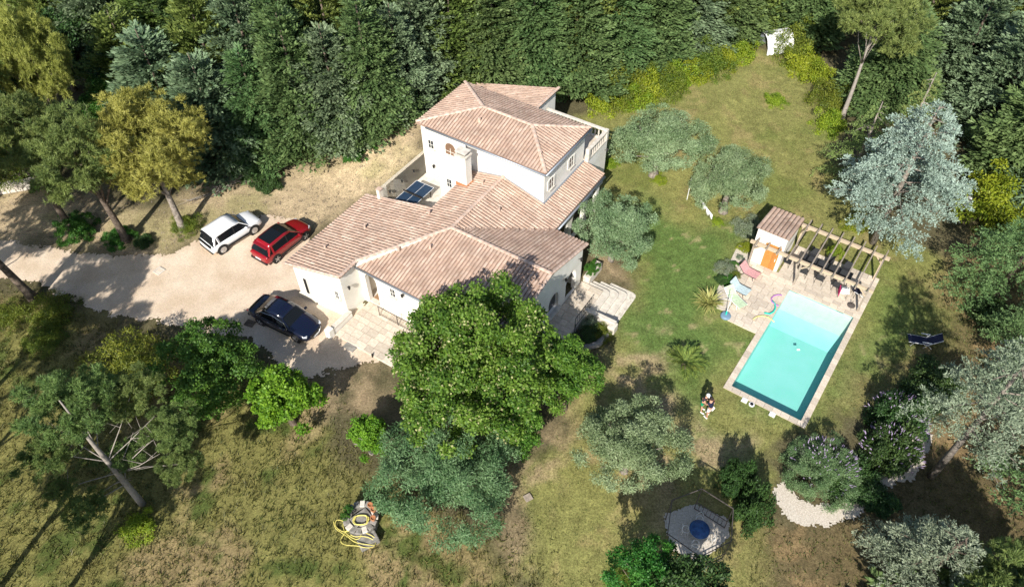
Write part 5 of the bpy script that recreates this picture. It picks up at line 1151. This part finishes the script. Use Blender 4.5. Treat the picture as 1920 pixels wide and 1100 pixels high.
    # pillars and rails
    for sg in (-1, 1):
        pil = MB(); y1, y2 = sg*hw*.935, sg*g_[3][1]*hw
        pil.bar((g_[4][0], sg*hw*g_[4][1], g_[4][2]), (g_[3][0], y2, g_[3][2]), .07, .05)
        pil.bar((g_[0][0]+.12, sg*hw*.90, bl+.03), (g_[1][0], sg*g_[1][1]*hw, g_[1][2]-.01), .16, .08)
        pil.bar((g_[0][0]+.55, sg*hw*.93, bl+.02), (g_[1][0]+.15, sg*(g_[1][1]*hw+.01), g_[1][2]-.01), .14, .06)
        pil.bar((g_[1][0], sg*g_[1][1]*hw, g_[1][2]), (g_[2][0], sg*g_[2][1]*hw*.99, g_[2][2]), .06, .06); pil.bar((g_[2][0], sg*g_[2][1]*hw*.99, g_[2][2]), (g_[3][0], y2, g_[3][2]), .06, .06)
        pil.build('pillars', MT[paint], root)
    for sg in (-1, 1):
        MB().bar((-.15, sg*hw*.925, bl+.02), (-.13, sg*(g_[2][1]*hw+.012), H-.03), .07, .025).build('door_pillar', MT['black'], root)
        m_ = MB().box((hl-1.55 if kind == 'sedan' else hl-1.42, sg*(hw+.10), belt+.04), (.14, .20, .13)).build('mirror', MT[paint], root, bevel=.03)
        MB().box((0, sg*(hw+.002), zb+.12), (wb-.78, .03, .14)).build('sill', MT['black'], root)
        for x_ in (-.55, .42): MB().box((x_, sg*(hw*.992), belt-.16), (.16, .03, .03)).build('door_handle', MT['chrome' if kind == 'sedan' else paint], root)
    if kind == 'sedan':
        for sg in (-1, 1): MB().tube([(g_[0][0]+.35, sg*hw*.955, bl+.04), (-hl+1.3, sg*hw*.84, H-.16), (-.2, sg*hw*.80, H-.05), (.7, sg*hw*.84, H-.20), (g_[4][0]-.05, sg*hw*.95, bl+.03)], .013, 5).build('window_trim', MT['chrome'], root)
    # wheels
    for i, (x, sg) in enumerate(((fx, 1), (fx, -1), (rx, 1), (rx, -1))):
        wh = bpy.data.objects.new('wheel', None); link(wh, root); wh.location = (x, sg*(hw-.10), wr)
        MB().tube([(0, -.115, 0), (0, .115, 0)], wr, 24).build('tyre', MT['tyre'], wh, smooth=False, bevel=.03)
        rm_ = MB().tube([(0, sg*.10, 0), (0, sg*.122, 0)], wr*.68, 20); rm_.build('rim_dish', MT['black' if kind != 'suv' else 'rim'], wh)
        for k in range(5): 
            a_ = k*2*math.pi/5; MB().bar((0, sg*.13, 0), (math.cos(a_)*wr*.66, sg*.13, math.sin(a_)*wr*.66), .02, .06).build('spoke', MT['rim'], wh)
        MB().tube([(x, sg*(hw-.12), wr), (x, sg*(hw+.006), wr)], wr+(.075 if kind == 'suv' else .04), 24).build('wheel_arch', MT['black'], root)
    # lights, plates, grille
    for sg in (-1, 1):
        MB().box((hl-.33, sg*hw*.69, hood-.20), (.30, .30, .10), -sg*.5).build('headlight', MT['lamp'], root, bevel=.04)
        MB().box((-hl+.13, sg*hw*.70, belt-.16), (.16, .30, .10), sg*.30).build('taillight', MT['redlamp' if kind != 'suv' else 'black'], root, bevel=.03)
    MB().box((hl-.04, 0, .50), (.08, .95, .22)).build('grille', MT['black'], root, bevel=.03)
    MB().tube([(hl-.02, -.50, .62), (hl+.015, -.25, .40), (hl+.02, 0, .37), (hl+.015, .25, .40), (hl-.02, .50, .62)], .018, 5).build('grille_trim', MT['chrome'], root)
    MB().box((hl+.01, 0, .36), (.03, .50, .10)).build('number_plate', MT['white'], root); MB().box((-hl-.005, 0, .62 if kind == 'suv' else .56), (.03, .50, .10)).build('number_plate', MT['white'], root)
    MB().box((-hl+.03, 0, zb+.14), (.12, Wd*.86, .20)).build('rear_bumper', MT['black'], root, bevel=.04)
    if kind != 'sedan':
        MB().box((g_[1][0]-.12, 0, g_[1][2]-.02), (.26, Wd*.74, .04)).build('spoiler', MT[paint if kind != 'suv' else 'black'], root, bevel=.015)
        if kind == 'suv': MB().box((-hl+.05, 0, belt-.06), (.14, Wd*.80, .13)).build('tail_strip', MT['black'], root, bevel=.03)
        MB().bar((g_[0][0]+.06, -.25, g_[0][2]+.16), (g_[0][0]+.10, .22, g_[0][2]+.20), .02).build('wiper', MT['black'], root)
    else: MB().box((hl-1.55, .25, .955), (.05, .5, .02), .2).build('wiper', MT['black'], root)
    return root
def car_at(name, label, p_rear, p_front, kind, L, Wd, H, paint, dy=0):
    a_ = G(*p_rear); b_ = G(*p_front); c_ = (a_+b_)/2; c_[2] = max(T(c_[0], c_[1]), 0)+.03
    return car(name, label, c_, math.atan2(b_[1]-a_[1], b_[0]-a_[0]), L, Wd, H, paint, kind)
car_at('parked_car', 'white compact crossover car with black tail parked on the gravel', (393, 474), (483, 418), 'suv', 4.18, 1.76, 1.58, 'wpaint')
car_at('parked_car', 'red hatchback car with black glass roof parked beside the left wing', (492, 493), (572, 430), 'hatch', 4.36, 1.80, 1.48, 'rpaint')
car_at('parked_car', 'navy blue saloon car parked in tree shade below the left wing', (487, 582), (593, 632), 'sedan', 4.86, 1.84, 1.45, 'bpaint')

# ================================================================ PEOPLE
def skinned(name, verts, edges, radii, m, parent, sub=2):
    me = bpy.data.meshes.new(name); me.from_pydata(verts, edges, []); o = link(bpy.data.objects.new(name, me), parent); me.materials.append(m)
    md = o.modifiers.new('skin', 'SKIN'); md.use_smooth_shade = True
    for i, r_ in enumerate(radii):
        r_ = r_ if isinstance(r_, tuple) else (r_, r_); me.skin_vertices[0].data[i].radius = r_
    me.skin_vertices[0].data[0].use_root = True
    sb = o.modifiers.new('sub', 'SUBSURF'); sb.levels = sub; sb.render_levels = sub; return o
def person(loc, rz, label, shirt, shorts, hat=None, s=1., reach=0, armL=None):
    """adult facing local +X, arms round the other person"""
    r = empty('person', loc, rz, label, 'person'); r.scale = (s,)*3
    lean = .10
    V_ = [(0, 0, .95), (.02, 0, 1.12), (lean*.7, 0, 1.30), (lean, 0, 1.46), (lean+.02, 0, 1.55), (lean+.05, 0, 1.66),   # 0-5 spine, neck, head
          (lean-.01, .17, 1.42), (.20, .24, 1.20), (.42, .13, 1.22), (.50, .10, 1.24),                              # 6-9 left arm
          (lean-.01, -.17, 1.42), (.18, -.25, 1.18), (.40, -.14, 1.10), (.48, -.10, 1.10),                          # 10-13 right arm
          (.0, .09, .90), (.03, .12, .50), (-.04, .13, .09), (.09, .14, .04),                                       # 14-17
          (.0, -.09, .90), (.05, -.12, .50), (.10, -.13, .09), (.23, -.14, .04)]
    E_ = [(0, 1), (1, 2), (2, 3), (3, 4), (4, 5), (3, 6), (6, 7), (7, 8), (8, 9), (3, 10), (10, 11), (11, 12), (12, 13), (0, 14), (14, 15), (15, 16), (16, 17), (0, 18), (18, 19), (19, 20), (20, 21)]
    R_ = [(.15, .11), (.14, .10), (.155, .10), (.10, .08), .055, .105, .055, .042, .034, .03, .055, .042, .034, .03, .085, .055, .038, .035, .085, .055, .038, .035]
    b_ = skinned('body', V_, E_, R_, MT['skin'], r)
    for y, z in ((.10, 1.24), (-.10, 1.10)):                                # hands with fingers
        hx = .50
        mb = MB().box((hx+.03, y, z), (.09, .075, .03))
        for k, l_ in enumerate((.065, .078, .072, .055)): mb.tube([(hx+.07, y-.03+k*.02, z), (hx+.07+l_*.6, y-.03+k*.02, z-.01), (hx+.07+l_, y-.03+k*.02, z-.03)], .009, 5)
        mb.tube([(hx+.01, y+.035, z), (hx+.05, y+.065, z-.01), (hx+.08, y+.06, z-.02)], .011, 5); mb.build('hand', MT['skin'], r, smooth=True)
    skinned('shirt', [(0.0, 0, .98), (.02, 0, 1.14), (lean*.7, 0, 1.30), (lean, 0, 1.44), (lean-.01, .18, 1.41), (.10, .22, 1.29), (lean-.01, -.18, 1.41), (.09, -.23, 1.28)], [(0, 1), (1, 2), (2, 3), (3, 4), (4, 5), (3, 6), (6, 7)], [(.165, .125), (.16, .12), (.17, .12), (.11, .09), .075, .065, .075, .065], MT[shirt], r)
    skinned('shorts', [(0, 0, .97), (.0, .10, .86), (.03, .125, .60), (.0, -.10, .86), (.045, -.125, .60)], [(0, 1), (1, 2), (0, 3), (3, 4)], [(.16, .12), .11, .085, .11, .085], MT[shorts], r)
    hd_ = (lean+.055, 0, 1.68)
    if hat: MB().lathe([(.118, .0), (.120, .04), (.105, .09), (.06, .125), (.01, .135)], hd_, 16).lathe([(.17, -.005), (.17, .005)], (hd_[0]+.07, 0, hd_[2]), 14, .8, .7).build('cap', MT[hat], r, smooth=True)
    else: MB().lathe([(.108, -.03), (.118, .03), (.105, .085), (.06, .12), (.01, .13)], (hd_[0]-.015, 0, hd_[2]-.005), 16).build('hair', MT['hair'], r, smooth=True)
    f_ = MB(); f_.lathe([(.012, -.02), (.018, .0), (.006, .025)], (hd_[0]+.10, 0, hd_[2]-.05), 6)
    for sg in (-1, 1): f_.lathe([(.02, -.03), (.03, 0), (.015, .03)], (hd_[0], sg*.10, hd_[2]-.05), 6, .5, .5)
    f_.build('face', MT['skin'], r, smooth=True)
    for x, y in ((.05, .14), (.19, -.14)): MB().box((x, y, .03), (.27, .10, .06)).build('shoe', MT['whitecl'], r, bevel=.03)
    return r
p1 = G(1327, 781); p2 = G(1314, 768); az = math.atan2(p2[1]-p1[1], p2[0]-p1[0])
person((p1[0], p1[1], p1[2]), az, 'dark haired person in navy shirt and white shorts embracing the other on the lawn', 'navy', 'whitecl')
person((p2[0], p2[1], p2[2]), az+math.pi+.2, 'person in white cap, dark top and green shorts held by the other on the lawn', 'navy', 'greencl', hat='whitecl', s=.97)

# ================================================================ SMALL THINGS ABOUT THE GARDEN
# hexagonal frame with gravel pad and covered blue table
HX = PP([(1244, 965), (1300, 945), (1362, 975), (1368, 1010), (1310, 1056), (1256, 1035)])
patch('frame_gravel_pad', HX, .09, .045, MT['rock'], .08, .06)
tops = [(1260, 937), (1316, 916), (1375, 953), (1371, 1014), (1313, 1043), (1252, 1000)]
tp3 = [G(x, y, 2.25) for x, y in tops]; cen = sum(tp3)/6; fr = empty('hexagonal_pavilion', cen, 0, 'rusty hexagonal metal garden frame around the covered blue table', 'frame')
tl_ = [Vector(tuple(q_-cen))+Vector((0, 0, 2.25)) for q_ in tp3]
for i in range(6):
    a_, b_ = tl_[i], tl_[(i+1) % 6]
    MB().bar(a_, b_, .038, .038).build('top_rail', MT['rust'], fr); MB().bar((a_.x, a_.y, 0), (a_.x, a_.y, 2.25), .035, .035).build('post', MT['rust'], fr)
    if i in (1, 3): 
        MB().bar((a_.x, a_.y, .8), (b_.x, b_.y, .8), .035).build('side_rail', MT['rust'], fr); MB().bar((a_.x, a_.y, .1), (b_.x, b_.y, .1), .035).build('side_rail', MT['rust'], fr)
        for k in range(1, 8): q_ = a_.lerp(b_, k/8); MB().bar((q_.x, q_.y, .1), (q_.x, q_.y, .8), .018).build('baluster', MT['rust'], fr)
    MB().bar(a_.lerp(b_, .12), (a_.x, a_.y, 1.95), .025).build('brace', MT['rust'], fr)
q = G(1307, 1003); ct = empty('round_table', q, 0, 'round table under a blue tarpaulin inside the hexagonal frame', 'table')
MB().lathe([(.12, 0), (.10, .6), (.50, .66), (.52, .72), (.50, .76), (.05, .78)], n=24).build('tarpaulin', MT['blue'], ct, smooth=True)
for i, (dx, dy, lab) in enumerate(((-.62, .15, 'left'), (.18, .66, 'upper'), (.6, -.25, 'right'), (-.25, -.62, 'lower'))):
    w_ = empty('wire_chair', (q[0]+dx, q[1]+dy, q[2]), math.atan2(dy, dx), 'white wire chair at the %s side of the covered blue table' % lab, 'chair', 'wire chairs at the blue table')
    MB().tube([(math.cos(t_)*.2, math.sin(t_)*.2, .44) for t_ in np.linspace(0, 6.28, 14)], .012, 5).build('seat', MT['white'], w_)
    MB().tube([(.18, math.sin(t_)*.2, .44+.42*math.sin(t_/2+1.57)) if False else (.2, -.2+.4*t_, .44+.4*math.sin(3.14*t_)) for t_ in np.linspace(0, 1, 9)], .012, 5).build('backrest', MT['white'], w_)
    for a_ in (.8, 2.4, 3.9, 5.5): MB().tube([(math.cos(a_)*.18, math.sin(a_)*.18, .44), (math.cos(a_)*.22, math.sin(a_)*.22, 0)], .011, 5).build('leg', MT['white'], w_)
# stone well with hose
q = G(681, 982); wl = empty('stone_well', q, .4, 'round grey stone well head with flower pots in the meadow', 'well')
rg_ = random.Random(9)
MB().lathe([(.78, -.1), (.78, .75), (.5, .76), (.5, .3), (.05, .28)], n=24).build('wall', MT['grey'], wl)
for i in range(16):
    a_ = i*2*math.pi/16; MB().box((math.cos(a_)*.72, math.sin(a_)*.72, .80), (.34, .26, .11), a_).build('stone', MT['grey' if i % 3 else 'stonew'], wl, bevel=.03)
MB().box((0, -.05, .86), (.95, .6, .07), .3).build('lid', MT['grey'], wl, bevel=.02); MB().box((.08, -.55, .74), (.5, .4, .08), .2).build('lid', MT['stonew'], wl, bevel=.02)
MB().box((-.0, -1.05, .18), (1.0, .62, .42), .15).build('trough', MT['grey'], wl, bevel=.05)
for i, (x, y, m_, r_, lab) in enumerate(((.62, .32, 'terra', .13, 'terracotta pot with rim on the far right of the well'), (.70, .02, 'terra', .14, 'orange filled terracotta pot on the right of the well'), (.55, -.42, 'terra', .13, 'terracotta pot nearest the hose on the right of the well'), (-.45, .5, 'terra', .13, 'potted green plant at the top left of the well'), (-.72, .2, 'grey', .12, 'potted plant at the left of the well'))):
    c_, s_ = math.cos(.4), math.sin(.4); p_ = (q[0]+x*c_-y*s_, q[1]+x*s_+y*c_, q[2]+.86)
    o = empty('flower_pot', p_, 0, lab, 'pot', 'pots on the well'); MB().lathe([(r_*.7, 0), (r_, .2), (r_*1.1, .2), (r_*1.1, .24), (r_*.8, .24), (r_*.78, .18)], n=14).build('pot', MT[m_], o)
    if i > 2: inst('plant', CR['bright'], o, (0, 0, .3), (0, 0, i), (.09, .09, .09))
hp = [(625, 975), (628, 990), (640, 998), (652, 1005), (662, 1014), (672, 1018), (690, 1020), (704, 1022), (708, 1012), (698, 1003), (680, 996), (664, 990), (652, 982), (642, 975), (630, 973), (627, 985), (640, 996), (655, 996), (660, 985), (652, 976), (642, 980), (645, 995), (655, 1005), (670, 1012), (678, 1004), (676, 996), (666, 990), (650, 992), (645, 1002), (638, 1010), (640, 1018), (652, 1022), (668, 1022), (684, 1026), (700, 1026), (706, 1016), (696, 1008), (680, 1004), (664, 1006), (655, 1000)]
P_ = []
for i in range(len(hp)-1):
    for k in range(4):
        a_, b_ = np.array(hp[i]), np.array(hp[i+1]); c_ = a_*(1-k/4)+b_*k/4; hh = .50 if (648 < c_[0] < 706 and 984 < c_[1] < 1032) else .16; q_ = G(c_[0], c_[1], hh); P_.append(q_+np.array([0, 0, hh]))
for _ in range(3): P_ = [P_[0]]+[(P_[i-1]+2*P_[i]+P_[i+1])/4 for i in range(1, len(P_)-1)]+[P_[-1]]
tag(MB().tube(P_, .021, 6).build('garden_hose', MT['hose'], None, smooth=True), 'long yellow garden hose tangled in loops beside the stone well', 'hose')
c0 = G(677, 975, .92); c0[2] += .92; P_ = [c0+np.array([math.cos(i*.35)*(.36+.05*math.sin(i*.9)), math.sin(i*.35)*(.3+.05*math.cos(i*.7)), .02+i*.001]) for i in range(70)]
tag(MB().tube(P_, .024, 6).build('hose_coil', MT['hose'], None, smooth=True), 'yellow hose coiled on top of the stone well', 'hose')
# small covers and mats
def flat_cover(name, px, py, sx, sy, rz, m, lab, cat, rim=None):
    q = G(px, py); o = empty(name, (q[0], q[1], q[2]+.03), rz, lab, cat); MB().box((0, 0, .03), (sx, sy, .05)).build('plate', MT[m], o, bevel=.008)
    if rim:
        for s_ in (-1, 1): MB().box((s_*(sx/2+.05), 0, .035), (.09, sy+.2, .06)).build('rim', MT[rim], o); MB().box((0, s_*(sy/2+.05), .035), (sx, .09, .06)).build('rim', MT[rim], o)
flat_cover('manhole_cover', 299, 509, .42, .40, YH, 'stone', 'square stone framed manhole cover in the gravel drive', 'manhole cover', 'stonew')
flat_cover('drain_plate', 469, 607, .62, .5, YH+.2, 'bark', 'dark rusty square plate on the gravel left of the navy car', 'cover')
flat_cover('door_grating', 657, 651, .82, .5, YH, 'grey', 'dark metal foot grating below the entrance steps', 'grating')
flat_cover('manhole_cover', 990, 933, .42, .40, .5, 'timber', 'brown square manhole cover by the worn path', 'manhole cover')
q = G(785, 980); o = MB().lathe([(.14, -.02), (.17, .08), (.08, .15)], n=7).build('pale_stone', MT['stonew'], None); o.location = q; tag(o, 'single pale stone at the lower edge of the big olive', 'stone')
q = G(699, 669); o = MB().lathe([(.06, 0), (.07, .2), (.03, .35)], n=8).build('path_light', MT['iron'], None); o.location = q; tag(o, 'small dark garden light by the entrance terrace corner', 'light')
# washing line
q = G(1288, 374); w1 = empty('washing_line', q, 0, 'washing line post with white laundry strung to the olive trunk', 'washing line'); q2 = G(1338, 395, .8)-q
MB().tube([(0, 0, -.1), (0, 0, 2.0)], .03, 7).build('post', MT['white'], w1); MB().tube([(0, 0, 1.98), tuple(q2*.5+np.array([0, 0, .75])), tuple(q2+np.array([0, 0, .4]))], .008, 4).build('line', MT['white'], w1)
mb = MB(); n_ = 14; A_ = np.array([0, 0, 1.98])+(q2+np.array([0, 0, -1.58]))*.18; B_ = q2+np.array([0, 0, .4]); vs = []
for i in range(n_+1):
    p_ = A_*(1-i/n_)+B_*(i/n_)-np.array([0, 0, .2*math.sin(math.pi*i/n_)]); h_ = .38+.16*math.sin(i*1.9)+.10*math.sin(i*4.1); wv = .05*math.sin(i*2.3)
    vs += [tuple(p_), tuple(p_+np.array([wv, -.05-wv, -h_]))]
ld = mb.add(vs, [(2*i, 2*i+1, 2*i+3, 2*i+2) for i in range(n_)]).build('laundry', MT['whitecl'], w1, smooth=True); sm = ld.modifiers.new('s', 'SOLIDIFY'); sm.thickness = .012
# white bin, white shelter, stone wall at left
q = G(1811, 388); o = empty('white_bin', q, 0, 'white round bin standing under the right side of the silver blue cedar', 'bin'); MB().lathe([(.26, 0), (.30, .75)], n=18).build('drum', MT['white'], o); MB().lathe([(.33, .75), (.33, .80), (.2, .88), (.03, .9)], n=18).build('lid', MT['white'], o, smooth=True)
q = G(1452, 92); sh = empty('white_shelter', q, .28, 'white panelled shelter half hidden by bushes at the top of the lawn', 'shelter')
for i in range(3):
    vs = []; x0_, x1_ = -1.3+i*.9, -1.3+(i+1)*.9-.04
    pr_ = [(-.85, 0), (-.75, .7), (-.35, 1.35), (.15, 1.6), (.7, 1.5)]
    for x_ in (x0_, x1_): vs += [(x_, y, z) for y, z in pr_]
    o = MB().add(vs, [(k, k+1, 5+k+1, 5+k) for k in range(4)]).build('panel', MT['white'], sh); sm = o.modifiers.new('s', 'SOLIDIFY'); sm.thickness = .05
MB().tube([(-1.3, .15, 1.63), (1.35, .15, 1.63)], .03, 6).build('ridge_bar', MT['iron'], sh)
MB().box((.0, .75, .75), (2.6, .05, 1.5)).build('back_panel', MT['zinc'], sh)
q = G(1412, 82); o = MB().box((0, 0, .3), (.5, .35, .6), .4).build('white_sack', MT['white'], None, bevel=.12); o.location = q; tag(o, 'small white sack left of the white shelter', 'sack')
a_ = G(-60, 372); b_ = G(62, 352); d_ = b_-a_; sw_ = empty('stone_wall', (a_+b_)/2, math.atan2(d_[1], d_[0]), 'low pale dry stone wall at the left edge of the picture', 'wall'); Lw = float(np.hypot(d_[0], d_[1])); rg_ = random.Random(5)
for j in range(3):
    x_ = -Lw/2
    while x_ < Lw/2:
        l_ = rg_.uniform(.3, .6); MB().box((x_+l_/2, rg_.uniform(-.03, .03), .14+j*.26), (l_-.02, .5, .24)).build('stone', MT['stonew'], sw_, bevel=.03); x_ += l_
# fallen dead branches on the dry bank
for i, (x, y, r_, lab) in enumerate(((425, 345, .4, 'bare dead branches lying on the bank above the white car'), (400, 365, .9, 'dead brushwood beside the rounded pine shadow'), (22, 335, .6, 'bare dead branches over the low stone wall'))):
    q = G(x, y); mb = MB(); rg_ = random.Random(i+3)
    for k in range(16):
        a_ = r_+rg_.uniform(-.5, .5)+(math.pi if k % 4 == 0 else 0); l_ = rg_.uniform(1.2, 3.0); z_ = rg_.uniform(.1, .6); p0 = Vector((rg_.uniform(-.4, .4), rg_.uniform(-.4, .4), .08)); p1_ = p0+Vector((math.cos(a_)*l_, math.sin(a_)*l_, z_)); mb.tube([p0, (p0+p1_)/2+Vector((0, 0, .1)), p1_], [.035, .022, .008], 4, False)
        for j in range(3): m_ = p0.lerp(p1_, rg_.uniform(.4, .9)); a2 = a_+rg_.uniform(-1, 1); mb.tube([m_, m_+Vector((math.cos(a2)*.6, math.sin(a2)*.6, rg_.uniform(0, .3)))], [.014, .005], 4, False)
    o = mb.build('dead_branches', MT['barkw'], None); o.location = q; tag(o, lab, 'branches', kind='stuff')
